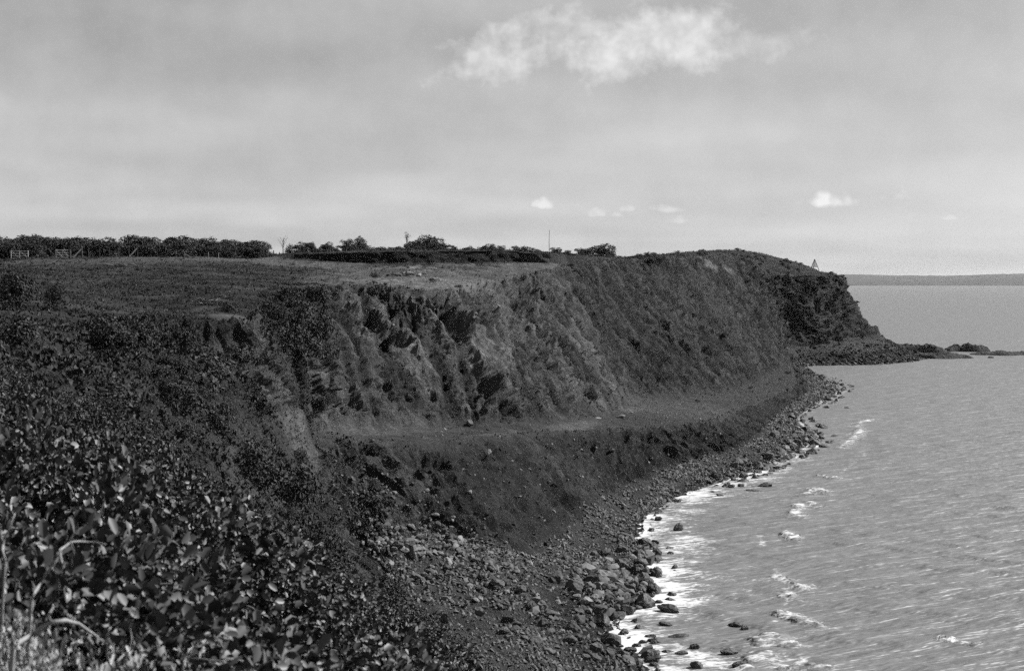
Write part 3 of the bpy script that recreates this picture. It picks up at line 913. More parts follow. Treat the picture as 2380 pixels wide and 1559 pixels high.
# boulders one can point at: place seen, width seen, proportions, label
LAND = [
    (975, 1290, 44, (1, 1, 1.15), M_PALEROCK, 'large pale angular boulder in the middle of the rubble below the bench', 3),
    (950, 1258, 50, (1.25, 0.6, 0.55), M_PALEROCK, 'long flat pale slab lying just above the large pale angular boulder', 5),
    (912, 1262, 20, (1, 1, 1.1), M_PALEROCK, 'rounded pale stone left of the long flat slab in the rubble', 1),
    (1046, 1300, 20, (1, 0.9, 1), M_PALEROCK, 'small pale squared block at the right edge of the rubble pile', 7),
    (1018, 1198, 24, (1.2, 0.8, 0.6), M_PALEROCK, 'pale flat stone high on the dark spoil slope above the rubble', 2),
    (1051, 1202, 14, (0.9, 0.9, 1.4), M_PALEROCK, 'small upright pale stone on the spoil slope beside a flat stone', 4),
    (1096, 985, 22, (0.8, 0.8, 1.6), M_PALEROCK, 'tall pale rock at the foot of the cliff beside the dark hollows', 6),
    (1161, 1362, 38, (1.1, 0.9, 0.95), M_ROCK, 'big rounded boulder alone at the foot of the dark spoil slope', 8),
    (1156, 1412, 26, (0.9, 0.9, 1.2), M_ROCK, 'leaning split boulder on the shingle below the big rounded boulder', 0),
    (1037, 1442, 28, (0.9, 0.7, 1.7), M_ROCK, 'pointed triangular boulder standing on the shingle near the bushes', 9),
    (985, 1428, 24, (1.1, 0.9, 0.8), M_ROCK, 'dark squat boulder left of the pointed triangular boulder', 3),
    (1469, 1298, 31, (1.1, 0.9, 1.0), M_PALEROCK, 'bright round boulder at the edge of the foam', 8),
    (1429, 1338, 38, (1.1, 0.9, 1.0), M_ROCK, 'large dark boulder left of the foam, below the bright round one', 2),
    (1346, 1392, 26, (1, 0.9, 1.1), M_PALEROCK, 'pale faceted boulder on the upper beach among grey stones', 4),
    (1353, 1424, 30, (1.1, 0.9, 0.9), M_ROCK, 'wide grey boulder below the pale faceted boulder', 6),
    (1386, 1424, 25, (1, 1, 1), M_ROCK, 'round grey boulder right of the wide grey boulder', 1),
    (1576, 1232, 30, (1, 0.9, 1.25), M_WETROCK, 'dark wet rock standing alone in the white foam', 9),
    (1530, 1209, 20, (1, 0.8, 1.1), M_WETROCK, 'small dark rock in the foam beyond the lone wet rock', 7),
    (1505, 1356, 34, (1, 0.9, 0.9), M_WETROCK, 'rough dark boulder half in the foam at the beach edge', 5),
    (1498, 1410, 38, (1, 0.95, 1.0), M_WETROCK, 'tall rounded wet boulder at the edge of the foam', 8),
    (1558, 1420, 54, (1.2, 0.8, 0.75), M_WETROCK, 'long low dark boulder washed by foam off the beach', 2),
    (1530, 1400, 23, (1, 0.9, 0.9), M_WETROCK, 'small black boulder behind the long low one in the foam', 0),
    (1711, 1454, 32, (1.2, 0.8, 0.7), M_WETROCK, 'black rock far out in the water, left of a pair', 5),
    (1730, 1462, 22, (1, 0.9, 0.8), M_WETROCK, 'black rock far out in the water, right of a pair', 3),
    (1514, 1479, 26, (1.2, 0.8, 0.7), M_WETROCK, 'dark sloping boulder in the lower foam streaks', 6),
    (1577, 1480, 44, (1.4, 0.8, 0.45), M_WETROCK, 'flat dark rock awash in the lower foam streaks', 5),
    (1550, 1452, 34, (1.2, 0.8, 0.6), M_WETROCK, 'low ragged rock awash below the long low boulder', 4),
    (1695, 1518, 40, (1.2, 0.9, 0.8), M_WETROCK, 'broad wet boulder in the shallows near the bottom right rocks', 2),
    (1729, 1534, 22, (1, 0.9, 0.9), M_WETROCK, 'small dark boulder behind the near rock in the shallows', 1),
    (1718, 1552, 34, (1.1, 0.9, 1.1), M_WETROCK, 'nearest dark boulder in the shallows beside the white breaker', 9),
    (1620, 1552, 34, (1, 0.9, 1.1), M_WETROCK, 'rounded wet boulder in the shallows at the lower picture edge', 8),
    (1517, 1536, 38, (1.2, 0.9, 0.8), M_WETROCK, 'wide wet boulder near the dark boulder heap by the water', 7),
    (1613, 1506, 26, (1.1, 0.9, 0.9), M_WETROCK, 'small wet boulder in the shallows between foam streaks', 3),
    (1585, 1518, 30, (1.2, 0.9, 0.6), M_WETROCK, 'low pale-topped boulder awash left of a small wet boulder', 2),
    (1494, 1493, 22, (1, 0.9, 1), M_WETROCK, 'dark boulder at the waterline, left of two', 0),
    (1518, 1494, 20, (1, 0.9, 0.9), M_WETROCK, 'dark boulder at the waterline, right of two', 1),
    (1681, 1493, 24, (1.4, 0.8, 0.5), M_WETROCK, 'thin flat rock just breaking the surface off the beach', 5),
    (1675, 1152, 18, (1.3, 0.8, 0.7), M_WETROCK, 'small black rock in the water off the gravel beach', 6),
    (1754, 1141, 28, (1.6, 0.7, 0.3), M_WETROCK, 'flat black rock awash off the boulder point', 5),
    (1779, 1130, 32, (1.2, 0.9, 0.7), M_WETROCK, 'humped black rock in the water off the boulder point', 2),
    (1701, 1132, 21, (1, 0.9, 0.9), M_WETROCK, 'left one of two black rocks close to the boulder point', 4),
    (1723, 1130, 18, (1, 0.9, 0.9), M_WETROCK, 'right one of two black rocks close to the boulder point', 7),
    (1880, 1015, 38, (1.2, 0.9, 0.8), M_WETROCK, 'large dark boulder at the tip of the second boulder point', 9),
    (1800, 1012, 28, (1.1, 0.9, 1), M_ROCK, 'dark boulder on the shore behind the second boulder point', 3),
    (1968, 948, 12, (1.4, 0.8, 0.6), M_WETROCK, 'tiny black rock well out in the bay', 1),
    (1935, 923, 12, (1.4, 0.8, 0.6), M_WETROCK, 'small black rock near the stony point of the bay', 0),
    (3966 * .581, 830, 14, (1.2, 0.8, 0.8), M_WETROCK, 'small lone rock in the sea right of the reef', 4),
    (1420, 1046, 14, (1.2, 0.8, 0.8), M_PALEROCK, 'pale stone lodged in the dark slope below the bench track', 2),
    (1445, 966, 20, (1.3, 0.9, 0.7), M_PALEROCK, 'pale rock beside the bend of the bench track', 5),
    (1393, 968, 16, (1.4, 0.8, 0.5), M_PALEROCK, 'flat pale rock at the cliff foot left of the track bend', 6),
]
for ox, oy, wpx, sq, mat, label, k in LAND:
    wet = mat is M_WETROCK
    pos = PZ(ox, oy, 0.0) if wet else at_ground(ox, oy)
    if ox > 2200:
        pos = PZ(ox, 832, 0.0)
    o = put_rock('boulder', pos, metres(wpx, pos), mat, k, rz=random.uniform(-0.5, 0.5), squash=sq, tilt=0.15, sink=0.3 if wet else 0.22)
    tag(o, label, 'boulder', 'boulders of the shore')

# stones strewn at random: where they lie is drawn from the ground grid
area = np.linalg.norm(np.cross(np.gradient(V, axis=0), np.gradient(V, axis=1)), axis=2)
INVIEW = (OX > -80) & (OX < 2460) & (OY < 1660) & (DEP > 2)


def draw(weight, n):
    w = (weight * area * INVIEW).ravel()
    w = w / w.sum()
    idx = RNG.choice(len(w), size=n, p=w)
    return np.unravel_index(idx, weight.shape)


clus = np.clip(0.35 + 1.3 * b6 + 0.4 * b3, 0.02, 2)
lines = np.exp(-((TG - 1.18) / 0.32) ** 2) + 0.8 * (UU > 15.6) * np.exp(-((TG - 1.7) / 0.6) ** 2)
pointz = 1.5 * np.exp(-((UU - 12.4) / 0.9) ** 2) + np.exp(-((UU - 14.8) / 0.7) ** 2) + 1.3 * np.exp(-((UU - 7.8) / 1.6) ** 2) + 1.6 * np.exp(-((UU - 17.2) / 1.1) ** 2)
wb = (lines * (0.3 + 1.6 * pointz) * clus) * (UU > 4.8) * (UU < 18.9) * (TG > 0.8) * (TG < np.where(UU > 15.6, 2.9, 1.95))
i, j = draw(wb, 3600)
size = np.clip(np.exp(RNG.normal(-0.3, 0.5, len(i))), 0.25, 1.9) * np.where(TG[i, j] < 1.35, 1.0, 0.75)
gap = np.exp(-((U[i] - 10.1) / 0.55) ** 2)            # the gravel pocket has few big stones
size = size * (1 - 0.55 * gap) * np.where((U[i] > 11.2) & (U[i] < 15.2), 1.45, 1.3)
pix = size / DEP[i, j]
order = np.argsort(-pix)
NIND = 232
taken = []
big = []
for q in order:
    if len(big) >= NIND:
        break
    p = V[i[q], j[q]]
    if OX[i[q], j[q]] < 1000 and OY[i[q], j[q]] > 1380:
        continue
    if any((p[0] - a) ** 2 + (p[1] - b) ** 2 < (0.42 * (size[q] + s_)) ** 2 for a, b, s_ in taken):
        continue
    taken.append((p[0], p[1], size[q]))
    big.append(q)
for q in big:
    p = V[i[q], j[q]]
    low = p[2] < 0.35
    o = put_rock('boulder', p, size[q], M_WETROCK if low else (M_ROCK if random.random() < 0.9 else M_PALEROCK), squash=(1, random.uniform(0.7, 1), random.uniform(0.7, 1.05)), tilt=0.5)
    u_ = U[i[q]]
    if u_ < 9.6:
        lab, grp = 'dark basalt boulder in the heap along the near beach', 'boulders of the near beach'
    elif u_ < 13.6:
        lab, grp = 'dark basalt boulder on the boulder point below the bench', 'boulders of the middle point'
    elif u_ < 15.6:
        lab, grp = 'dark basalt boulder on the stony point below the far cliff', 'boulders of the far point'
    else:
        lab, grp = 'dark boulder at the foot of the headland across the cove', 'boulders under the headland'
    if low:
        lab = lab.replace('dark basalt', 'wet black').replace('dark boulder', 'wet black boulder') + ', touched by the water'
    tag(o, lab, 'boulder', grp)


def strew(name, mat, pos, nrm, size, base=ICO1, flat=0.65, kind='stuff', sink=0.2):
    n = len(pos)
    shapes = [rock_shape(300 + k, base, cuts=6, rough=0.2, flat=flat)[0] for k in range(8)]
    F0 = base[1]
    nv = len(base[0])
    out = np.empty((n, nv, 3))
    a = RNG.uniform(0, TAU, n)
    tx, ty = RNG.normal(0, 0.35, n), RNG.normal(0, 0.35, n)
    ca, sa = np.cos(a), np.sin(a)
    sh = np.stack(shapes)[RNG.integers(0, 8, n)]
    x = sh[..., 0] * ca[:, None] - sh[..., 1] * sa[:, None]
    y = sh[..., 0] * sa[:, None] + sh[..., 1] * ca[:, None]
    z = sh[..., 2] + x * tx[:, None] + y * ty[:, None]
    out[..., 0], out[..., 1], out[..., 2] = x, y, z
    out = out * (size * 0.5)[:, None, None] + pos[:, None] + nrm[:, None] * (size * (0.3 - sink))[:, None, None]
    F = (F0[None] + (np.arange(n) * nv)[:, None, None]).reshape(-1, 3)
    o = link(name, mesh_from(name, out, F, smooth=False), mat=mat)
    if kind:
        o['kind'] = kind
    return o


rest = np.ones(len(i), bool)
rest[big] = False
o = strew('beach_stones', M_SHINGLE, V[i[rest], j[rest]], NRM[i[rest], j[rest]], size[rest] * 0.85)
ws = beach * (0.15 + clus) * (UU > 5.2) * (UU < 18.5)
i2, j2 = draw(ws / (0.3 + DEP / 200), 34000)
o = strew('shingle', M_SHINGLE, V[i2, j2], NRM[i2, j2], np.clip(np.exp(RNG.normal(-0.85, 0.45, len(i2))), 0.14, 1.1) * (0.5 + 0.5 * np.clip(DEP[i2, j2] / 220, 0.5, 1.6)), base=OCTA)
wh = (UU > 15.4) * (UU < 18.9) * (TG > 1.0) * (TG < 3.9) * np.clip(1.2 - 0.25 * TG, 0.05, 1)
ih, jh = draw(wh, 2600)
strew('headland_rubble', M_CLOD, V[ih, jh], NRM[ih, jh], np.clip(np.exp(RNG.normal(-0.1, 0.45, len(ih))), 0.4, 2.6))
# rubble in the gully under the bench
wg = patch(960, 1250, 10, 1.4, (1000, 1280)) + 0.5 * patch(880, 1150, 9, 1.6, (920, 1220)) + 0.25 * patch(960, 1360, 6)
wg = wg * (OX > 770) * (UU > 6.2)
i3, j3 = draw(wg, 1500)
s3 = np.clip(np.exp(RNG.normal(-0.75, 0.5, len(i3))), 0.15, 1.3) * (0.55 + 0.6 * (OY[i3, j3] > 1215))
ordr = np.argsort(-s3)
cnt = 0
taken = []
isbig = np.zeros(len(i3), bool)
for q in ordr:
    if cnt >= 75:
        break
    p = V[i3[q], j3[q]]
    if any((p[0] - a) ** 2 + (p[1] - b) ** 2 < (0.4 * (s3[q] + s_)) ** 2 for a, b, s_ in taken):
        continue
    taken.append((p[0], p[1], s3[q]))
    isbig[q] = True
    cnt += 1
    o = put_rock('rubble_stone', p, s3[q], M_PALEROCK if random.random() < 0.35 else M_ROCK, squash=(1, random.uniform(0.7, 1), random.uniform(0.7, 1)), tilt=0.5)
    tag(o, 'angular stone of the rubble pile in the gully below the bench', 'stone', 'rubble stones in the gully')
strew('rubble', M_SHINGLE, V[i3[~isbig], j3[~isbig]], NRM[i3[~isbig], j3[~isbig]], s3[~isbig])
# clods and small stones on spoil slope, bench and cliff
wc = spoil * (UU > 7.5) * (UU < 14) * 1.0 + bench * (UU > 7.9) * (UU < 15) * 0.7 + face * (UU > 8) * 0.35 + plat * 0.5 + face * rocky * 0.5
i4, j4 = draw(wc * np.clip(0.5 + b6 + b3, 0.05, 2), 9500)
strew('earth_clods', M_CLOD, V[i4, j4], NRM[i4, j4], np.clip(np.exp(RNG.normal(-1.3, 0.4, len(i4))), 0.12, 0.8), sink=0.32)
i5, j5 = draw((spoil * (UU > 7.3) * (UU < 13) + 0.5 * bench * (UU > 8) + 0.3 * fm), 420)
strew('pale_stones', M_PALEROCK, V[i5, j5], NRM[i5, j5], np.clip(np.exp(RNG.normal(-1.0, 0.4, len(i5))), 0.15, 0.9))
# stones pushed into a low heap on the stripped platform
for n, (ox, oy, w_) in enumerate(((925, 636, 18), (938, 632, 14), (948, 629, 12), (962, 638, 14), (975, 637, 16), (990, 634, 10), (905, 638, 12), (955, 636, 20))):
    p = at_ground(ox, oy)
    o = put_rock('heap_stone', p, metres(w_, p), M_PALEROCK if n % 3 == 1 else M_ROCK, squash=(1.2, 0.9, 0.8))
    tag(o, ('pale' if n % 3 == 1 else 'dark') + ' stone in the low heap pushed up on the stripped platform', 'stone', 'stones heaped on the platform')

# ------------------------------------------------------------------ reef running out from the headland
M_REEF = simple_mat('reef_rock', 0.026, 0.9, 0.1, 0.4, 0.8, bump=0.3, bscale=0.8)


def reef_rock(ox0, ox1, oy_base, top_px, D, label, seed, hump=1.0, rows=16):
    a, b = PD(ox0, oy_base, D), PD(ox1, oy_base, D)
    n = max(24, int((ox1 - ox0) / 1.6))
    L = b[0] - a[0]
    wdt = max(7.0, L * 0.28)
    h = top_px / FPX * D
    g, t = np.meshgrid(np.linspace(0, 1, n), np.linspace(-1, 1, rows), indexing='ij')
    env = np.clip(np.sin(np.pi * np.clip(g, 0.001, 0.999)) ** 0.28, 0, 1) * np.clip(1 - t ** 4, 0, 1)
    x, y = a[0] + g * L, D + t * wdt * (0.7 + 0.3 * np.sin(g * 9 + seed))
    nz = fbm(x / 7.0 + seed, y / 7.0, None, 4, 0.5)
    z = h * env * hump * np.clip(0.8 + 0.3 * nz + 0.14 * perlin(x / 1.6, y / 1.6 + seed), 0.2, 1.15) - 0.6 * (1 - env) - 0.25
    P = np.stack([x, y, z], -1)
    kk = np.arange(n * rows).reshape(n, rows)
    F = np.stack([kk[:-1, :-1], kk[1:, :-1], kk[1:, 1:], kk[:-1, 1:]], -1).reshape(-1, 4)
    o = link('reef_rock', mesh_from('reef_rock', P - np.array([a[0] + L / 2, D, 0]), F, smooth=False), mat=M_REEF)
    o.location = (a[0] + L / 2, D, 0)
    tag(o, label, 'reef', 'rocks of the reef off the headland')


reef_rock(2070, 2200, 818, 25, 690, 'dark humped reef rock nearest the headland', 1)
reef_rock(2196, 2300, 818, 21, 700, 'dark humped reef rock further out, splashed at its end', 2)
reef_rock(2090, 2260, 834, 17, 640, 'low ragged reef shelf in front of the two humps', 3, 0.9)
reef_rock(2255, 2420, 824, 12, 668, 'long thin reef ledge running out of the picture', 4, 0.9)

# ------------------------------------------------------------------ shrubs and trees
def leaf_cloud(seed, n, lobes, leaf, zflat=0.0, out_bias=0.6, shell=0.72):
    """n small diamond leaves around the lobes (x, y, z, r)"""
    r = np.random.default_rng(seed)
    L = np.array(lobes, float)
    vol = L[:, 3] ** 2
    pickl = r.choice(len(L), size=n, p=vol / vol.sum())
    d = r.normal(size=(n, 3))
    d /= np.linalg.norm(d, axis=1)[:, None]
    d[:, 2] = np.where(d[:, 2] < -0.35, -d[:, 2], d[:, 2])
    rad = L[pickl, 3] * (shell + (1.08 - shell) * r.random(n) ** 0.7)
    lump = 1 + 0.22 * perlin(d[:, 0] * 3 + pickl * 7.0 + seed, d[:, 1] * 3, d[:, 2] * 3)
    c = L[pickl, :3] + d * (rad * lump)[:, None]
    c[:, 2] = np.maximum(c[:, 2], 0.02)
    nrm = d * out_bias + r.normal(size=(n, 3)) * (1 - out_bias) + np.array([0, 0, 0.25])
    nrm /= np.linalg.norm(nrm, axis=1)[:, None]
    t = np.cross(nrm, r.normal(size=(n, 3)))
    t /= np.linalg.norm(t, axis=1)[:, None]
    b = np.cross(nrm, t)
    s = (leaf * r.uniform(0.6, 1.35, n))[:, None]
    q = np.stack([c - t * s, c + b * s * 0.55, c + t * s, c - b * s * 0.55], 1)
    F = np.arange(4 * n).reshape(n, 4)
    return q.reshape(-1, 3), F


def scrub_lobes(seed, n=6, spread=0.6, h=0.5):
    r = np.random.default_rng(seed)
    return [(r.uniform(-spread, spread), r.uniform(-spread, spread), r.uniform(0.05, h), r.uniform(0.28, 0.5)) for _ in range(n)]


SCRUB_ME, SCRUB_FINE = [], []
for k in range(6):
    me = mesh_from('foliage', *leaf_cloud(500 + k, 1300, scrub_lobes(40 + k, 7), 0.055))
    me.materials.append(M_SCRUB)
    SCRUB_ME.append(me)


def stem_mesh(seed, h=0.5, n=5, r0=0.035, mat=M_BARK, sides=4):
    r = random.Random(seed)
    mb = MB()
    for k in range(n):
        a = TAU * k / n + r.uniform(-0.4, 0.4)
        x, y = math.cos(a) * 0.35, math.sin(a) * 0.35
        mb.tube([(0, 0, -0.1), (x * 0.35, y * 0.35, h * 0.45), (x * 0.9 + r.uniform(-0.08, 0.08), y * 0.9, h)], [r0, r0 * 0.7, r0 * 0.3], sides)
    me = mb.mesh('stems', True)
    me.materials.append(mat)
    return me


STEM_ME = [stem_mesh(k) for k in range(3)]


def bush(name, pos, radius, height, label, group, cat='bush', k=None, meshes=SCRUB_ME, sink=0.08):
    k = random.randrange(len(meshes)) if k is None else k
    root = bpy.data.objects.new(name, None)
    root.empty_display_size = 0.3
    COL.objects.link(root)
    root.location = (pos[0], pos[1], pos[2] - sink)
    root.rotation_euler = (0, 0, random.uniform(0, TAU))
    root.scale = (radius, radius * random.uniform(0.85, 1.1), height / 0.85)
    link('foliage', meshes[k % len(meshes)], root)
    link('stem', STEM_ME[k % 3], root)
    tag(root, label, cat, group)
    return root


# bushes one can point at on the near slopes
BUSHES = [
    (250, 800, 120, 70, 'broad dark bush on the slope edge left of the small dark bank'), (330, 790, 80, 55, 'dark bush just under the small dark bank of the field edge'),
    (40, 715, 110, 85, 'tall leafy bush at the left edge in front of the field'), (130, 720, 60, 60, 'thin upright bush beside the tall leafy bush at the left edge'),
    (60, 800, 130, 70, 'pale-tipped bush at the left edge above the broad leaves'), (560, 835, 90, 50, 'dark bush at the head of the bare slide'),
    (600, 850, 40, 24, 'small round bush on the pale broken rock'), (480, 905, 150, 90, 'large dark shrub with bare stems in the hollow of the slope'),
    (420, 960, 120, 75, 'dark shrub below the large one in the hollow of the slope'), (505, 985, 100, 66, 'spreading dark shrub left of the bare slide'),
    (600, 1060, 80, 46, 'round dark shrub at the foot of the bare slide'), (700, 1075, 60, 34, 'small dark bush at the lower end of the bare slide'),
    (600, 1120, 140, 90, 'wide dark shrub low on the near slope'), (690, 1190, 130, 100, 'shaggy dark shrub hanging over the gully rubble'),
    (755, 700, 66, 40, 'low black bush on the rim left of the stripped platform'), (690, 745, 90, 50, 'dark bush on the slope below the rim bush'),
    (700, 830, 100, 70, 'dark shrub filling the gully beside the bare cliff'), (640, 740, 80, 36, 'low bush along the field edge above the gully'),
    (740, 780, 70, 60, 'dark shrub hanging at the edge of the bare cliff'), (880, 685, 50, 26, 'low bush on the lip of the stripped platform'),
    (748, 850, 46, 56, 'dark shrub in the cleft between the slide and the bare cliff'), (756, 950, 40, 40, 'dark shrub at the foot of the cleft beside the bench'),
    (1010, 652, 26, 9, 'small dark tussock in the middle of the stripped platform'), (870, 640, 30, 11, 'dark tussock at the left of the stripped platform'),
    (530, 720, 60, 26, 'low dark bush in the field near the brush pile'), (905, 1390, 80, 60, 'feathery bush at the foot of the gully rubble'),
]
for ox, oy, wpx, hpx, label in BUSHES:
    p = at_ground(ox, oy, 2.5)
    bush('scrub_bush', p, metres(wpx, p) / 2 / 0.85, metres(hpx, p), label, None)

# unnamed scrub on the slopes; the bare spur and its slide stay clear
spur = np.clip(patch(600, 830, 6, 2.0, (690, 930)) + patch(640, 920, 5.5, 4.0, (715, 1040)) + patch(690, 930, 6, 2.0, (720, 1000)), 0, 1)
wv = ((TG > 2.6) & (TG < 6.3)) * (UU > 3.4) * (UU < 8.25) * np.clip(0.1 + 1.6 * b6 + 0.8 * perlin(X / 14, Y / 14, Z / 14), 0.01, 1.5)
wv = wv * (1 - 0.97 * np.clip((alb - 0.036) / 0.016, 0, 1))
wv = wv * (1 + 2.5 * ((TG > 2.9) & (TG < 5.2))) * (1 - 0.9 * ((TG > 5.5) & (UU > 5) & (UU < 7.4))) * (0.12 + 0.88 * sstep(UU, 4.9, 5.8))
wv = wv * (1 - spur) * (1 - 0.97 * ((OX > 540) & (OX < 770) & (OY > 790) & (OY < 1090)))
i6, j6 = draw(wv, 170)
for a, b in zip(i6, j6):
    r_ = random.uniform(0.5, 1.5) * (0.6 if TG[a, b] > 5.7 else 1)
    bush('scrub_bush', V[a, b], r_, r_ * random.uniform(0.55, 0.95), 'dark scrub bush on the overgrown slope between the viewpoint and the bare cliff', 'scrub on the near slopes')
wv = ((TG > 3.6) & (TG < 8.9)) * (UU > 12.6) * (UU < 18.9) * (0.1 + np.clip(0.2 + 1.3 * b6, 0, 1.5)) * (1 + 2.5 * (UU > 15.3)) * (0.35 + 0.65 * (TG > 5.5))
wv = wv * (1 - ((np.abs(OX - 1893) < 30) & (OY < 650)))
i7, j7 = draw(wv, 230)
for a, b in zip(i7, j7):
    r_ = random.uniform(0.7, 2.0)
    far = U[a] > 15.3
    bush('headland_bush', V[a, b], r_, r_ * random.uniform(0.5, 0.85),
         'low wind-cut bush on the dark headland' if far else 'low bush on the grassy cliff before the headland', 'bushes on the headland' if far else 'bushes on the far cliff')
wv = (TG > 6.02) * (TG < 8.6) * (UU > 5.6) * (UU < 8.4) * np.clip(b6 - 0.05, 0, 1) + (TG > 5.9) * (TG < 6.25) * (UU > 8.2) * (UU < 12.6) * 0.25
i8, j8 = draw(wv, 46)
for a, b in zip(i8, j8):
    r_ = random.uniform(0.4, 1.0)
    bush('field_bush', V[a, b], r_, r_ * 0.6, 'low tussocky bush in the rough field along the cliff top', 'low bushes in the field')


# low ground cover as loose leaf sprays
def cover(name, mat, weight, n, smin, smax, blades=4, up=0.5):
    i, j = draw(weight, n)
    c = V[i, j] + RNG.normal(size=(n, 3)) * np.array([0.12, 0.12, 0.0])
    s = RNG.uniform(smin, smax, n)
    c = np.repeat(c, blades, 0)
    s = np.repeat(s, blades)
    nn = n * blades
    d = RNG.normal(size=(nn, 3))
    d[:, 2] = np.abs(d[:, 2]) + up
    d /= np.linalg.norm(d, axis=1)[:, None]
    t = np.cross(d, RNG.normal(size=(nn, 3)))
    t /= np.linalg.norm(t, axis=1)[:, None]
    b0 = c + RNG.normal(size=(nn, 3)) * (s * 0.3)[:, None]
    b0[:, 2] = np.maximum(b0[:, 2], c[:, 2] - 0.05)
    q = np.stack([b0 - t * (s * 0.22)[:, None], b0 + d * (s * 0.5)[:, None] - t * (s * 0.28)[:, None], b0 + d * s[:, None], b0 + d * (s * 0.5)[:, None] + t * (s * 0.28)[:, None]], 1)
    o = link(name, mesh_from(name, q.reshape(-1, 3), np.arange(4 * nn).reshape(nn, 4)), mat=mat)
    o['kind'] = 'stuff'
    return o


vegw = ((TG > 2.4) & (TG < 9)) * (UU > 2.5) * (1 - np.clip((alb - 0.032) / 0.012, 0, 1)) * (1 - cut) * (1 - bench * (UU > 7.8)) * (1 - spoil * (UU > 7.8))
vegw = vegw / (0.25 + (DEP / 220.0)) * np.clip(0.55 + 0.9 * b6 + 0.5 * b3, 0.05, 2)
vegw = vegw * np.where((TG > 6.1) & (UU < 9), 0.12, 1.0) * (DEP > 40)
vegw = vegw * (1 - 0.95 * spur)
cover('low_scrub', M_SCRUB, vegw, 20000, 0.16, 0.45, 4)
slw = ((TG > 2.2) & (TG < 6.1)) * (UU > 2.5) * (UU < 8.3) * (1 - np.clip((alb - 0.036) / 0.012, 0, 1)) * np.clip(0.15 + 1.3 * b6 + 0.4 * b3 + 0.9 * perlin(X / 14, Y / 14, Z / 14), 0.02, 2)
cover('slope_scrub', M_SCRUB, (1 - 0.97 * spur) * slw * (DEP > 45) * (0.25 + 0.75 * sstep(UU, 4.9, 5.8)), 12000, 0.18, 0.42, 4)
sgw = (DEP > 35) * ((TG > 2.4) & (TG < 6.1)) * (UU > 2.5) * (UU < 8.0) * np.clip(0.5 - 1.0 * b6 - 0.6 * perlin(X / 14, Y / 14, Z / 14), 0.03, 2)
cover('slope_grass', M_SLOPEGRASS, sgw, 11000, 0.1, 0.26, 3, 1.2)
grw = (1 - 0.9 * np.clip((alb - 0.026) / 0.015, 0, 1)) * (DEP > 25) * ((TG > 5.2) & (TG < 9.2)) * (UU > 3) * (UU < 8.6) * np.clip(0.5 - 0.9 * b6, 0.05, 2) / (0.25 + DEP / 200.0)
cover('rough_grass', M_GRASS, grw, 14000, 0.10, 0.3, 3, 1.4)

# trees along the skyline behind the field
TREES = []
for k in range(6):
    r = random.Random(700 + k)
    lob = [(r.uniform(-0.45, 0.45), r.uniform(-0.45, 0.45), r.uniform(0.05, 0.4), r.uniform(0.2, 0.34)) for _ in range(6)] + [(r.uniform(-0.38, 0.38), r.uniform(-0.38, 0.38), r.uniform(0.4, 0.76), r.uniform(0.14, 0.27)) for _ in range(9)]
    cme = mesh_from('crown', *leaf_cloud(720 + k, 1500, lob, 0.045, shell=0.5))
    cme.materials.append(M_TREE)
    mb = MB()
    lean = r.uniform(-0.1, 0.1)
    mb.tube([(0, 0, -0.05), (lean * 0.5, 0, 0.25), (lean, 0.02, 0.5)], [0.04, 0.03, 0.018], 5)
    for q in range(4):
        a = TAU * q / 4 + r.uniform(-0.5, 0.5)
        mb.tube([(lean * 0.6, 0, 0.28), (math.cos(a) * 0.2 + lean, math.sin(a) * 0.2, 0.48), (math.cos(a) * 0.34 + lean, math.sin(a) * 0.34, 0.66)], [0.022, 0.015, 0.006], 4)
    tme = mb.mesh('trunk', True)
    tme.materials.append(M_BARK)
    TREES.append((cme, tme))


def tree(pos, h, w, label, group, name='scrub_tree'):
    k = random.randrange(6)
    root = bpy.data.objects.new(name, None)
    COL.objects.link(root)
    root.location = (pos[0], pos[1], pos[2] - 0.1)
    root.rotation_euler = (0, 0, random.uniform(0, TAU))
    root.scale = (w, w, h)
    link('crown', TREES[k][0], root)
    link('trunk', TREES[k][1], root)
    tag(root, label, 'tree', group)
    return root


def ground_xy(x, y, umin=0, umax=99):
    d = (V[..., 0] - x) ** 2 + (V[..., 1] - y) ** 2 + np.where((UU >= umin) & (UU <= umax) & (TG > 5.9), 0, 1e9)
    return V[np.unravel_index(int(np.argmin(d)), d.shape)].copy()


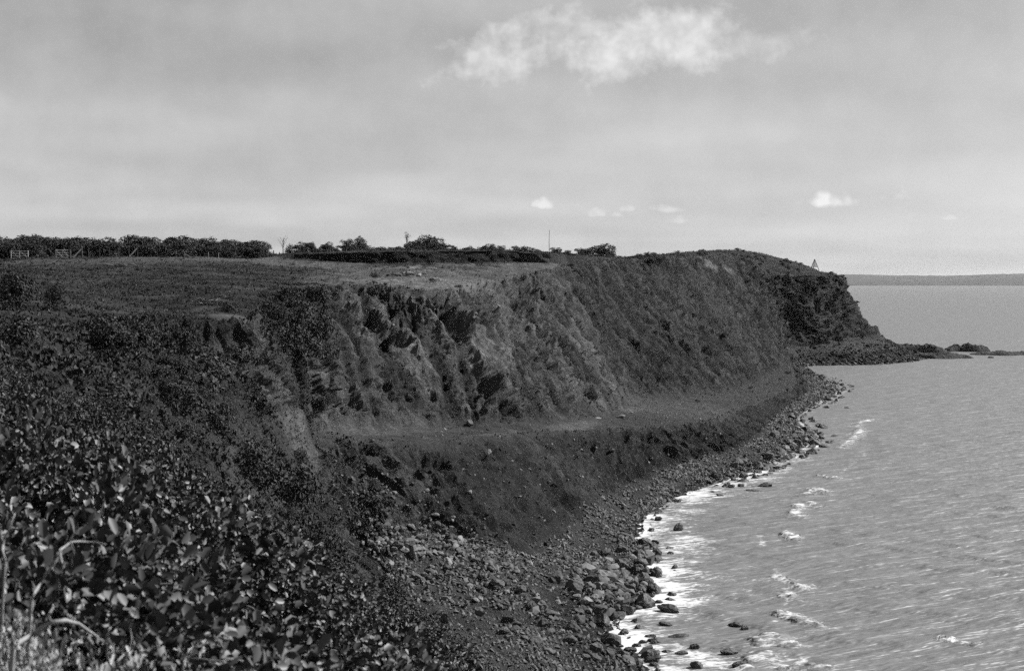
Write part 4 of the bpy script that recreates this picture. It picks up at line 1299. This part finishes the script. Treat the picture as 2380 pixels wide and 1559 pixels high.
PROF = [(-40, 541), (0, 540), (40, 545), (65, 546), (95, 538), (130, 532), (150, 545), (178, 541), (188, 549), (250, 546), (300, 548), (330, 543), (380, 543), (430, 541),
        (470, 552), (500, 549), (560, 553), (600, 550), (618, 552), (640, 573), (675, 570), (685, 562), (700, 556), (740, 556), (790, 563), (825, 552), (850, 565), (872, 570),
        (900, 569), (930, 566), (960, 560), (985, 549), (1010, 550), (1035, 563), (1060, 567), (1100, 572), (1130, 566), (1160, 568), (1200, 567), (1240, 570),
        (1290, 575), (1330, 575), (1370, 572), (1395, 570), (1425, 578), (1440, 592), (1455, 593), (1480, 589), (1520, 592), (1545, 592), (1560, 588), (1600, 581)]
PX_, PY_ = np.array([p[0] for p in PROF]), np.array([p[1] for p in PROF])
x_ = -30.0
while x_ < 1560:
    gapz = (623 < x_ < 678) or (1437 < x_ < 1456)
    D_ = 335 if x_ < 640 else (372 if x_ < 1250 else 425)
    top_y = float(np.interp(x_, PX_, PY_))
    for layer in range(2):
        d_ = D_ + (random.uniform(0, 14) if layer == 0 else random.uniform(-26, -10))
        if x_ > 1250 and layer == 1:
            continue
        p = ground_xy((x_ - CX) / FPX * d_, d_)
        ztop = EYE[2] + (HOR - (top_y + (random.uniform(-1, 5) if layer == 0 else random.uniform(10, 22)))) / FPX * d_
        h = ztop - p[2]
        if gapz or h < 0.5:
            continue
        h *= random.uniform(0.82, 1.0) if layer == 0 else 1.0
        w = max(h * 1.25, 2.0) * random.uniform(0.75, 1.2)
        if x_ < 640:
            lab, grp = 'low dark tree in the scrub belt behind the gates and fence', 'trees behind the field fence'
        elif x_ < 1250:
            lab, grp = 'low dark tree on the skyline behind the stripped platform', 'trees behind the platform'
        else:
            lab, grp = 'low dark tree on the skyline beside the thin pole', 'trees between pole and headland'
        tree(p, h, w, lab, grp)
    x_ += random.uniform(11, 17) if x_ < 640 else random.uniform(11, 18)

# thin, nearly bare trees on the skyline
def bare_tree(ox, top, D_, label, spread=0.35, leafy=60):
    p = ground_xy((ox - CX) / FPX * D_, D_)
    h = EYE[2] + (HOR - top) / FPX * D_ - p[2]
    r = random.Random(int(ox))
    root = bpy.data.objects.new('bare_tree', None)
    COL.objects.link(root)
    root.location = p
    mb = MB()
    mb.tube([(0, 0, -0.2), (0.05, 0, h * 0.35), (0, 0, h * 0.7)], [h * 0.022, h * 0.016, h * 0.008], 5)
    tm = mb.mesh('trunk', True)
    link('trunk', tm, root, M_BARK)
    tips = []
    for k in range(11):
        a, z0 = r.uniform(0, TAU), h * r.uniform(0.28, 0.65)
        e = (math.cos(a) * h * spread * r.uniform(0.4, 1), math.sin(a) * h * spread * 0.7, min(h, z0 + h * r.uniform(0.22, 0.45)))
        mb = MB()
        m_ = (e[0] * 0.45, e[1] * 0.45, z0 + (e[2] - z0) * 0.6)
        mb.tube([(0, 0, z0), m_, e], [h * 0.009, h * 0.007, h * 0.003], 4)
        link('branch', mb.mesh('branch', True), root, M_BARK)
        tips.append((e[0], e[1], e[2] - 0.2, h * 0.09))
        tips.append((m_[0], m_[1], m_[2], h * 0.07))
    fm_ = mesh_from('foliage', *leaf_cloud(int(ox), leafy, tips, h * 0.018, shell=0.2))
    link('foliage', fm_, root, M_TREE)
    tag(root, label, 'tree')


bare_tree(948, 540, 372, 'tall thin nearly leafless tree left of the domed thicket', 0.22, 260)
bare_tree(655, 545, 345, 'small leafless tree in the gap of the skyline scrub', 0.3, 40)
for ox, top, w_, label in ((985, 548, 62, 'large domed thicket on the skyline beside the thin bare tree'), (1395, 570, 80, 'long rounded thicket right of the thin pole'),
                           (830, 552, 34, 'rounded bush standing above the platform scrub'), (1133, 566, 30, 'small round bush on the skyline behind the dark bank')):
    D_ = 365 if ox < 1250 else 415
    p = ground_xy((ox - CX) / FPX * D_, D_)
    bush('thicket', p, metres(w_, p) / 2 / 0.8, EYE[2] + (HOR - top) / FPX * D_ - p[2], label, None)

# ------------------------------------------------------------------ gates, fence, pole, beacon
def root_at(name, p, label, cat, group=None):
    o = bpy.data.objects.new(name, None)
    o.empty_display_size = 0.5
    COL.objects.link(o)
    o.location = p
    tag(o, label, cat, group)
    return o


def part(name, parent, mat, fn):
    mb = MB()
    fn(mb)
    return link(name, mb.mesh(name), parent, mat)


def gate(ox0, ox1, base, top, label, turn=0.0):
    p = at_ground((ox0 + ox1) / 2, base, 5)
    w, h = metres(ox1 - ox0, p), metres(base - top, p)
    g = root_at('field_gate', p, label, 'gate', 'white field gates')
    g.rotation_euler = (0, 0, turn)
    w = w / math.cos(turn)
    x0 = -w / 2
    for sx in (-1, 1):
        part('stile', g, M_WHITE, lambda mb: mb.bar((sx * w / 2, 0, 0.02), (sx * w / 2, 0, h * 1.04), 0.13, 0.1))
    part('stile', g, M_WHITE, lambda mb: mb.bar((0, 0.05, 0.06), (0, 0.05, h), 0.09, 0.05))
    for z in (0.06, 0.34, 0.64, 0.95):
        part('rail', g, M_WHITE, lambda mb: mb.bar((x0, -0.01, h * z), (-x0, -0.01, h * z), 0.05, 0.13))
    for a in (x0, 0):
        part('brace', g, M_WHITE, lambda mb: mb.bar((a + 0.08, -0.06, h * 0.93), (a + w / 2 - 0.05, -0.06, h * 0.08), 0.04, 0.11))
    return p


gate(26, 65.5, 596, 578, 'white five-barred gate further left, complete, with two diagonal braces')
gate(130, 158, 596, 577, 'white gate beside the thick dark post, partly hidden by it', 0.35)


def post(ox, base, top, w, mat, label, group='fence posts across the field', lean=0.0, brace=None):
    p = at_ground(ox, base, 5)
    h = metres(base - top, p)
    o = root_at('fence_post', p, label, 'fence post', group)
    mb = MB()
    r = w / 2
    mb.tube([(0, 0, -0.3), (lean * 0.5, 0, h * 0.5), (lean, 0, h - 0.04), (lean, 0, h)], [r * 1.05, r, r * 0.95, r * 0.7], 7)
    link('post', mb.mesh('post'), o, mat)
    if brace:
        q = at_ground(*brace, 5) - p
        part('brace', o, mat, lambda m_: m_.bar((0, 0, h * 0.8), (q[0], q[1], q[2] + 0.1), 0.16, 0.16))
    return o


plain = 'weathered post of the wire fence left of the skyline gap'
post(11, 595, 574, 0.2, M_POST, 'dark gatepost left of the further white gate', None)
post(163, 597, 575, 0.55, M_POST, 'thick dark gatepost beside the white gate', None)
post(187, 595, 571, 0.42, M_POST, 'dark strainer post with a diagonal brace beside the gate', None, brace=(170, 597))
for ox, b, t in ((209, 594, 572), (233, 594, 575), (255, 593, 571), (275, 592, 574), (297, 592, 571), (317, 590, 577)):
    post(ox, b, t, 0.19, M_POST, 'thin dark fence post in the row between the braced post and the leaning plank')
post(428, 581, 564, 0.36, M_POST, 'dark strainer post with a brace, half way along the field fence', None, brace=(445, 586))
for ox, b, t in ((447, 583, 573), (469, 582, 571)):
    post(ox, b, t, 0.17, M_POST, 'short dark fence post just right of the far braced strainer post')
for ox, b, t in ((486, 579, 565), (508, 579, 566), (549, 579, 565), (571, 579, 566)):
    post(ox, b, t, 0.17, M_POSTPALE, 'pale thin fence post in front of the right end of the scrub belt')
for ox, b, t in ((623, 577, 564), (639, 577, 563), (654, 575, 565), (670, 574, 565)):
    post(ox, b, t, 0.24, M_POST, 'dark fence post against the sky in the skyline gap')
# leaning white plank
p = at_ground(300, 591, 5)
pl = root_at('leaning_plank', p, 'white plank leaning against a post of the field fence', 'plank')
q = PD(318, 577, p[1]) - p
part('board', pl, M_WHITE, lambda mb: mb.bar((0, 0, 0), (q[0], q[1] + 0.2, q[2]), 0.06, 0.24))
# thin pole
p = ground_xy((1275 - CX) / FPX * 372, 372)
h = EYE[2] + (HOR - 535) / FPX * 372 - p[2]
po = root_at('tall_pole', p, 'tall thin pole standing on the skyline above the dark bank', 'pole')
mb = MB()
mb.tube([(0, 0, -0.3), (-0.05, 0, h * 0.5), (0.03, 0, h)], [0.09, 0.07, 0.05], 6)
link('shaft', mb.mesh('shaft', True), po, M_POST)
# posts on the cliff top towards the headland
for ox, b, t, w, lab in ((1616, 611, 597, 0.5, 'thick dark post with a pale block on the cliff top before the headland'), (1541, 603, 593, 0.3, 'small dark post on the cliff top between low bushes')):
    p = at_ground(ox, b, 12)
    h = metres(b - t, p)
    o = root_at('cliff_post', p, lab, 'post')
    mb = MB()
    mb.tube([(0, 0, -0.4), (0, 0, h)], [w / 2, w / 2.2], 6)
    link('post', mb.mesh('post'), o, M_POST)
    if w > 0.4:
        part('block', o, M_POSTPALE, lambda m_: m_.bar((0.55, 0.1, h * 0.45), (0.55, 0.1, h * 1.02), 0.55, 0.4))
# slatted beacon on the headland
m_ = np.where((np.abs(OX - 1893) < 5) & (UU > 15.5) & (UU < 18.9), OY, 1e9)
p = V[np.unravel_index(int(np.argmin(m_)), m_.shape)].copy()          # on the skyline of the headland
sc_ = float((p - EYE) @ FWD) / FPX
p[0] = (1893 - CX) * sc_
wdt, hgt = 22 * sc_, (p[2] - EYE[2]) * 0 + 30 * sc_
be = root_at('slatted_beacon', (p[0], p[1], p[2] - 1.0), 'slatted triangular beacon on legs at the headland edge', 'beacon')
z0, z1 = 7 * sc_, 25 * sc_
apex = Vector((0.15, 0.4, z1))
feet = [Vector((-wdt / 2, -0.3, -0.4)), Vector((wdt / 2, -0.3, -0.4)), Vector((0.1, wdt * 0.7, -0.4))]
for ft in feet:
    part('leg', be, M_POST, lambda mb: mb.bar(ft, apex, 0.2, 0.2))
for n in range(7):
    t = (n + 0.3) / 7.2
    z = z0 + (z1 - z0) * t
    k_ = (z + 0.4) / (z1 + 0.4)
    a, b = feet[0].lerp(apex, k_), feet[1].lerp(apex, k_)
    part('slat', be, M_POST, lambda mb: mb.bar(a + Vector((-0.12, -0.12, 0)), b + Vector((0.12, -0.12, 0)), 0.06, 0.26))
    c = feet[2].lerp(apex, k_)
    part('slat', be, M_POST, lambda mb: mb.bar(b + Vector((0.1, 0, 0)), c + Vector((0.1, 0.1, 0)), 0.06, 0.26))

# pile of cut brush in the field
for ox, oy, wpx, lab in ((475, 704, 90, 'heap of cut brush and sticks in the field by the slope edge'), (280, 616, 70, 'fallen branch with twigs on the field below the fence')):
    p = at_ground(ox, oy, 4)
    o = root_at('brush_pile', p, lab, 'brush pile')
    rad = metres(wpx, p) / 2
    r = random.Random(ox)
    for n in range(26):
        a, l_ = r.uniform(0, TAU), rad * r.uniform(0.5, 1.1)
        x0, y0 = r.uniform(-rad, rad) * 0.5, r.uniform(-rad, rad) * 0.3
        mb = MB()
        z_ = r.uniform(0.05, 0.5)
        mb.tube([(x0, y0, z_), (x0 + math.cos(a) * l_ * 0.5, y0 + math.sin(a) * l_ * 0.4, z_ + r.uniform(0.1, 0.45)), (x0 + math.cos(a) * l_, y0 + math.sin(a) * l_ * 0.7, z_ + r.uniform(-0.05, 0.6))], [0.05, 0.035, 0.015], 4)
        link('stick', mb.mesh('stick', True), o, M_TWIG if n % 3 == 0 else M_BARK)
    lob = [(r.uniform(-rad, rad) * 0.6, r.uniform(-rad, rad) * 0.3, 0.15, rad * 0.3) for _ in range(6)]
    link('foliage', mesh_from('foliage', *leaf_cloud(ox, 300, lob, 0.1, shell=0.3)), o, M_SCRUB)

# ------------------------------------------------------------------ foreground shrubs at the viewpoint
def leaf_shape(w=0.62, fold=0.16, curl=0.12):
    V_ = np.array([(0, 0, 0), (0, 0.5, -fold * 0.3), (0, 1, -curl), (-w * 0.4, 0.28, fold * 0.4), (-w * 0.46, 0.74, fold * 0.5 - curl * 0.4), (w * 0.4, 0.28, fold * 0.4), (w * 0.46, 0.74, fold * 0.5 - curl * 0.4)])
    F_ = [(0, 1, 3, 3), (3, 1, 4, 4), (1, 2, 4, 4), (0, 5, 1, 1), (5, 6, 1, 1), (1, 6, 2, 2)]
    return V_, np.array([f[:3] for f in F_])


LEAF_V, LEAF_F = leaf_shape()


def leafy(seed, n, lobes, leaf, shell=0.55, droop=0.3):
    r = np.random.default_rng(seed)
    L = np.array(lobes, float)
    pk = r.choice(len(L), size=n, p=L[:, 3] ** 2 / (L[:, 3] ** 2).sum())
    d = r.normal(size=(n, 3))
    d /= np.linalg.norm(d, axis=1)[:, None]
    d[:, 2] = np.where(d[:, 2] < -0.2, -d[:, 2], d[:, 2])
    c = L[pk, :3] + d * (L[pk, 3] * (shell + (1.05 - shell) * r.random(n)))[:, None]
    yv = d + r.normal(size=(n, 3)) * 0.7
    yv[:, 2] -= droop * r.random(n)
    yv /= np.linalg.norm(yv, axis=1)[:, None]
    zv = np.cross(yv, r.normal(size=(n, 3)))
    zv /= np.linalg.norm(zv, axis=1)[:, None]
    zv *= np.where(zv[:, 2:] < 0, -1, 1)
    xv = np.cross(yv, zv)
    s = leaf * (0.4 + 1.1 * r.random(n) ** 1.6)
    return c, xv, yv, zv, s


def leaves_mesh(name, c, xv, yv, zv, s, mat):
    n = len(c)
    q = (LEAF_V[None, :, 0, None] * xv[:, None] + LEAF_V[None, :, 1, None] * yv[:, None] + LEAF_V[None, :, 2, None] * zv[:, None]) * s[:, None, None] + c[:, None]
    F = (LEAF_F[None] + (np.arange(n) * 7)[:, None, None]).reshape(-1, 3)
    me = mesh_from(name, q.reshape(-1, 3), F, smooth=True)
    me.materials.append(mat)
    return me


def dome_lobes(seed, n, R, Hh):
    r = np.random.default_rng(seed)
    out = []
    for _ in range(n * 2):
        a, q = r.uniform(0, TAU), math.sqrt(r.random()) * 0.85
        z = (Hh * 0.85) * math.sqrt(max(0.05, 1 - q * q)) * r.uniform(0.55, 1.0)
        out.append((math.cos(a) * q * R, math.sin(a) * q * R, z, r.uniform(0.13, 0.26) * R))
    return out


BROAD = [leaves_mesh('leaves', *leafy(800 + k, 6000, dome_lobes(810 + k, 14, 0.75, 0.75), 0.036), M_LEAF) for k in range(3)]
FINE = [leaves_mesh('leaves', *leafy(830 + k, 5000, dome_lobes(840 + k, 13, 0.85, 0.8), 0.03, shell=0.7), M_FINE) for k in range(3)]
ONE_LEAF = mesh_from('leaf', LEAF_V, LEAF_F, smooth=True)
ONE_LEAF.materials.append(simple_mat('near_leaf', 0.095, 0.5, 0.35, 0.25, 2.0, objvar=0.75))


def twig_mesh(seed, n=1, R=0.6, Hh=0.42, r0=0.009):
    r = random.Random(seed)
    mb = MB()
    a = r.uniform(0, TAU)
    pts = [(r.uniform(-0.15, 0.15), r.uniform(-0.15, 0.15), -0.35)]
    for k in range(1, 6):
        t = k / 5
        pts.append((math.cos(a) * R * t + r.uniform(-0.13, 0.13), math.sin(a) * R * t + r.uniform(-0.13, 0.13), -0.35 + (Hh + 0.35) * t + r.uniform(-0.09, 0.09)))
    rad = [r0 * (1 - 0.75 * k / 5) for k in range(6)]
    mb.tube(pts, rad, 5)
    for k in (2, 3, 4):
        p = Vector(pts[k])
        d = Vector((r.uniform(-1, 1), r.uniform(-1, 1), r.uniform(0.2, 0.9))) * 0.22
        mb.tube([p, p + d * 0.5 + Vector((0, 0, 0.02)), p + d], [rad[k] * 0.75, rad[k] * 0.5, rad[k] * 0.2], 4)
    me = mb.mesh('branch', True)
    me.materials.append(M_TWIG)
    return me


TWIGS = [twig_mesh(900 + k) for k in range(6)]
SIL_X = [-60, 0, 60, 100, 200, 300, 420, 560, 700, 760, 860, 960, 1010, 1045, 1080]
SIL_Y = [800, 815, 830, 855, 905, 960, 1060, 1180, 1250, 1290, 1345, 1400, 1470, 1559, 1640]


def ground_near(x, y):
    d = (V[..., 0] - x) ** 2 + (V[..., 1] - y) ** 2 + np.where((UU < 6) & (TG > 2), 0, 1e9)
    return float(V[..., 2].ravel()[int(np.argmin(d))])


nearest = []
spots = []
yy = 4.3
while yy < 34:
    ox = -60.0
    stepx = max(0.62 * (1 + yy * 0.018), 0.5)
    x = (-60 - CX) / FPX * yy - 0.3
    while x < (1060 - CX) / FPX * yy:
        xx, yj = x + random.uniform(-0.2, 0.2), yy + random.uniform(-0.3, 0.3)
        x += stepx * random.uniform(0.85, 1.15)
        ox = CX + FPX * xx / yj
        g = ground_near(xx, yj)
        osil = float(np.interp(ox, SIL_X, SIL_Y)) + random.uniform(5, 45) + max(0, 8 - yj) * 45
        ztop = EYE[2] - (osil - HOR) / FPX * yj
        h = ztop - g
        h = max(h, 0.3) if h > -0.35 else h
        if h < 0.25 or h > 2.6:
            continue
        spots.append((xx, yj, g, h, ox))
    yy += 0.95 + yy * 0.055
for n, (x, y, g, h, ox) in enumerate(spots):
    broad = y < 10 or (y < 16 and random.random() < 0.4 and ox > 380)
    h_ = h
    root = bpy.data.objects.new('broadleaf_shrub' if broad else 'seaside_shrub', None)
    root.empty_display_size = 0.3
    COL.objects.link(root)
    root.location = (x, y, g)
    root.rotation_euler = (0, 0, random.uniform(0, TAU))
    sc = min(h_ / 0.9, 1.25)
    root.scale = (max(sc, 0.85), max(sc, 0.85), max(h_ / 0.95, 0.6))
    lv = link('leaves', (BROAD if broad else FINE)[n % 3], root)
    lv['kind'] = 'stuff'
    for k in range(4 if broad else 2):
        b = link('branch', TWIGS[(n + k) % 6], root)
        b.rotation_euler = (0, 0, k * 1.7 + n)
    if broad:
        tag(root, 'broad-leaved shrub in the near foreground below the viewpoint', 'shrub', 'broad-leaved shrubs in the foreground')
        nearest.append((y, root))
    else:
        tag(root, 'fine-leaved shrub on the foreground slope beyond the broad leaves', 'shrub', 'fine-leaved shrubs in the foreground')
# the nearest leaves are large enough to pick out one by one
nearest.sort(key=lambda t: t[0])
NL = 280
per = max(1, NL // max(1, min(20, len(nearest))))
for y, root in nearest[:20]:
    c, xv, yv, zv, s = leafy(int(y * 1000) % 9973, per, dome_lobes(int(y * 777) % 997, 11, 0.75, 0.75), 0.064, shell=0.95)
    for a in range(per):
        o = bpy.data.objects.new('leaf', ONE_LEAF)
        COL.objects.link(o)
        o.parent = root
        M3 = Matrix((xv[a], yv[a], zv[a])).transposed()
        o.matrix_local = Matrix.Translation(Vector(c[a])) @ M3.to_4x4() @ Matrix.Scale(float(s[a]), 4)

# bare pale branches reaching through the leaves: traced in the plane they grow in, with depth of their own
def branch_thing(lines, D0, label, r0):
    base = PD(*lines[0][0], D0)
    o = root_at('bare_branch', base, label, 'branch')
    r = random.Random(len(label))
    for n, ln in enumerate(lines):
        pts = []
        if n == 0:           # the branch comes up from the ground
            foot = PD(*ln[0], D0) - base
            pts.append(np.array([foot[0] - 0.1, foot[1] + 0.05, ground_near(base[0], base[1]) - base[2]]))
        for t, (ox, oy) in enumerate(ln):
            # points sit at staggered distances so that the branch bends in depth
            D_ = D0 + 0.12 * math.sin(1.7 * t + n) + (0.05 * t if n else 0.09 * t)
            pts.append(PD(ox, oy, D_) - base)
        if n:
            pass
        rad = [r0 * (0.55 if n else 1.0) * (1 - 0.6 * t / (len(pts) - 1)) for t in range(len(pts))]
        mb = MB()
        # subdivide for a crooked line
        P2, R2 = [], []
        for t in range(len(pts) - 1):
            for f in (0, 0.5):
                j = np.array([r.uniform(-1, 1), r.uniform(-1, 1), r.uniform(-1, 1)]) * r0 * (0.9 if f else 0)
                P2.append(pts[t] * (1 - f) + pts[t + 1] * f + j)
                R2.append(rad[t] * (1 - f) + rad[t + 1] * f)
        P2.append(pts[-1])
        R2.append(rad[-1])
        mb.tube([tuple(q) for q in P2], R2, 7)
        link('limb' if n == 0 else 'twig', mb.mesh('limb', True), o, M_TWIG)


K8 = lambda L: [(x * 0.2929, 1103.9 + y * 0.2929) for x, y in L]
branch_thing([K8([(250, 990), (330, 850), (410, 730), (480, 590), (560, 530), (700, 530), (840, 550)]), K8([(560, 530), (600, 450), (620, 385)]),
              K8([(480, 600), (500, 700), (490, 800)]), K8([(410, 735), (460, 810), (465, 940)]), K8([(560, 530), (590, 620), (570, 720)])],
             3.3, 'pale forked bare branch rising through the leaves at the lower left', 0.0045)
branch_thing([K8([(100, 1380), (250, 1270), (400, 1170), (520, 1150), (620, 1175), (740, 1260), (850, 1340), (850, 1430), (890, 1480)]), K8([(850, 1420), (920, 1400), (980, 1360)]),
              K8([(835, 1320), (850, 1270), (880, 1205)]), K8([(400, 1160), (395, 1100), (430, 1040)]), K8([(700, 1290), (720, 1360), (700, 1480)])],
             3.1, 'thick pale dead branch bent across the bottom left corner', 0.007)
branch_thing([K8([(900, 1500), (1000, 1410), (1100, 1340), (1190, 1230)]), K8([(1040, 1375), (1030, 1200), (1080, 1050)]), K8([(1100, 1340), (1130, 1400), (1110, 1450)])],
             3.4, 'thin forked bare branch standing at the bottom right of the thick dead one', 0.004)
branch_thing([K8([(40, 670), (30, 540), (70, 430), (120, 300)]), K8([(30, 540), (5, 420), (-10, 380)]), K8([(110, 640), (160, 570), (200, 490)])],
             3.4, 'slender bare branch at the left edge among the leaves', 0.004)
branch_thing([K8([(1460, 1450), (1560, 1340), (1600, 1300)]), K8([(1420, 1470), (1540, 1420), (1620, 1405)]), K8([(1500, 1450), (1700, 1470), (1850, 1450)])],
             3.8, 'low tangle of thin twigs at the bottom between leaves', 0.004)

# dead, straw-coloured shrubs right at the edge of the viewpoint
DEAD = [leaves_mesh('leaves', *leafy(870 + k, 5000, dome_lobes(880 + k, 14, 0.6, 0.8), 0.017, shell=0.3), M_STRAW) for k in range(2)]
for n, (ox, top, y, lab) in enumerate(((30, 1290, 3.2, 'pale dead shrub filling the bottom left corner'), (160, 1400, 3.3, 'pale dead shrub at the bottom edge right of the corner'),
                                       (-20, 1215, 3.8, 'pale dead shrub at the left edge above the corner'), (430, 1490, 3.6, 'pale dead shrub low at the bottom edge below the bent branch'))):
    x = (ox - CX) / FPX * y
    g = ground_near(x, y)
    h = EYE[2] - (top - HOR) / FPX * y - g
    root = root_at('dead_shrub', (x, y, g), lab, 'shrub')
    root.rotation_euler = (0, 0, n * 1.9)
    root.scale = (0.62, 0.55, h / 0.8)
    lv = link('leaves', DEAD[n % 2], root)
    lv['kind'] = 'stuff'
    for k in range(6):
        b = link('branch', TWIGS[(n + k) % 6], root)
        b.rotation_euler = (0, 0, k * 1.05 + n)

# ------------------------------------------------------------------ labels that single things out by the landmark they are nearest to
ORD = ['', 'second-', 'third-', 'fourth-', 'fifth-', 'sixth-', 'seventh-', 'eighth-', 'ninth-', 'tenth-']


def single_out(group, short, marks, most=10):
    todo = []
    for o in COL.objects:
        if o.parent is None and o.get('group') == group:
            ox, oy, _ = project(np.array(o.location))
            todo.append((o, float(ox), float(oy)))
    for o, ox, oy in todo:
        o['_m'] = int(np.argmin([(ox - m[1]) ** 2 + (oy - m[2]) ** 2 for m in marks]))
    for k, (ph, mx, my) in enumerate(marks):
        mine = sorted([t for t in todo if t[0]['_m'] == k], key=lambda t: (t[1] - mx) ** 2 + (t[2] - my) ** 2)
        for n, (o, _, _) in enumerate(mine):
            if n < most:
                o['label'] = f"{short(o)}, {ORD[n]}nearest to the {ph}"
    for o, _, _ in todo:
        del o['_m']


single_out('trees behind the field fence', lambda o: 'low dark tree in the scrub belt',
           [('left end of the belt', -20, 560), ('complete white gate', 45, 575), ('thick dark gatepost', 163, 575), ('fence posts mid-row', 250, 572), ('leaning white plank', 310, 572),
            ('braced strainer post', 428, 565), ('pale fence posts', 515, 565), ('right end of the belt', 612, 565)])
single_out('trees behind the platform', lambda o: 'low dark tree on the skyline',
           [('skyline gap', 680, 570), ('round bush above the platform', 830, 565), ('thin bare tree', 948, 560), ('domed thicket', 1030, 565), ('small round bush', 1133, 570), ('tall thin pole', 1262, 575)])
single_out('trees between pole and headland', lambda o: 'low dark tree on the skyline right of the pole', [('tall thin pole', 1290, 580), ('long rounded thicket', 1395, 580), ('small cliff-top post', 1541, 595)])
single_out('boulders of the near beach', lambda o: ('wet black' if 'wet' in o['label'] else 'dark basalt') + ' beach boulder',
           [('pointed triangular boulder', 1037, 1442), ('leaning split boulder', 1156, 1412), ('pale faceted boulder', 1346, 1392), ('bright round boulder', 1469, 1298), ('large dark boulder by the foam', 1429, 1338),
            ('rough boulder half in foam', 1505, 1356), ('tall rounded wet boulder', 1498, 1410), ('bottom edge below the shingle', 1250, 1550), ('wide wet boulder by the heap', 1517, 1536), ('gravel pocket', 1450, 1210)])
single_out('boulders of the middle point', lambda o: ('wet black' if 'wet' in o['label'] else 'dark basalt') + ' boulder on the middle point',
           [('two black rocks in the water', 1712, 1130), ('tip of the second point', 1880, 1015), ('humped black rock', 1779, 1128), ('gravel beach', 1600, 1110)])
single_out('boulders of the far point', lambda o: ('wet black' if 'wet' in o['label'] else 'dark basalt') + ' boulder on the far stony point', [('cove', 1850, 870), ('tip of the stony point', 1940, 905), ('end of the bench', 1800, 920)])
single_out('boulders under the headland', lambda o: ('wet black' if 'wet' in o['label'] else 'dark') + ' boulder under the headland', [('head of the cove', 1860, 845), ('middle of the headland foot', 1980, 835), ('reef', 2100, 830)])
single_out('rubble stones in the gully', lambda o: 'angular rubble stone in the gully', [('large pale angular boulder', 975, 1285), ('long flat slab', 945, 1255), ('small squared block', 1046, 1298), ('head of the gully', 880, 1150), ('feathery bush', 905, 1370)])
single_out('broad-leaved shrubs in the foreground', lambda o: 'near broad-leaved shrub', [('left edge', 0, 1200), ('forked bare branch', 150, 1280), ('bent dead branch', 180, 1470), ('thin forked branch at the bottom', 330, 1470), ('low twig tangle', 470, 1520), ('gully rubble', 700, 1350)])
single_out('fine-leaved shrubs in the foreground', lambda o: 'fine-leaved foreground shrub', [('left edge', 0, 900), ('pale-tipped bush', 90, 860), ('large hollow shrub', 400, 1000), ('wide low shrub', 580, 1150), ('shaggy gully shrub', 690, 1230), ('feathery bush', 880, 1380), ('bottom edge', 980, 1540)])
single_out('low bushes in the field', lambda o: 'low tussocky field bush', [('complete white gate', 45, 610), ('cut brush heap', 475, 700), ('rim bush', 755, 690), ('stripped platform', 1000, 670), ('right end of the dark bank', 1310, 620)])
single_out('scrub on the near slopes', lambda o: 'dark scrub bush on the near slope', [('bare slide', 640, 960), ('pale broken rock', 620, 830), ('cut brush heap', 480, 720), ('rim bush', 755, 720), ('gully rubble', 860, 1200), ('large hollow shrub', 480, 900), ('left edge', 40, 760), ('small dark bank', 400, 745)])
single_out('bushes on the headland', lambda o: 'low wind-cut bush', [('slatted beacon', 1893, 625), ('headland crest', 1750, 580), ('pale bare patch', 1665, 612), ('dark headland hollow', 1815, 700), ('headland nose', 1960, 700), ('headland foot', 1950, 800)])
single_out('bushes on the far cliff', lambda o: 'low bush on the grassy far cliff', [('thick post with a pale block', 1616, 605), ('small cliff-top post', 1541, 600), ('pale bare patch', 1660, 612), ('middle of the far cliff', 1600, 760), ('long rounded thicket', 1420, 600)])
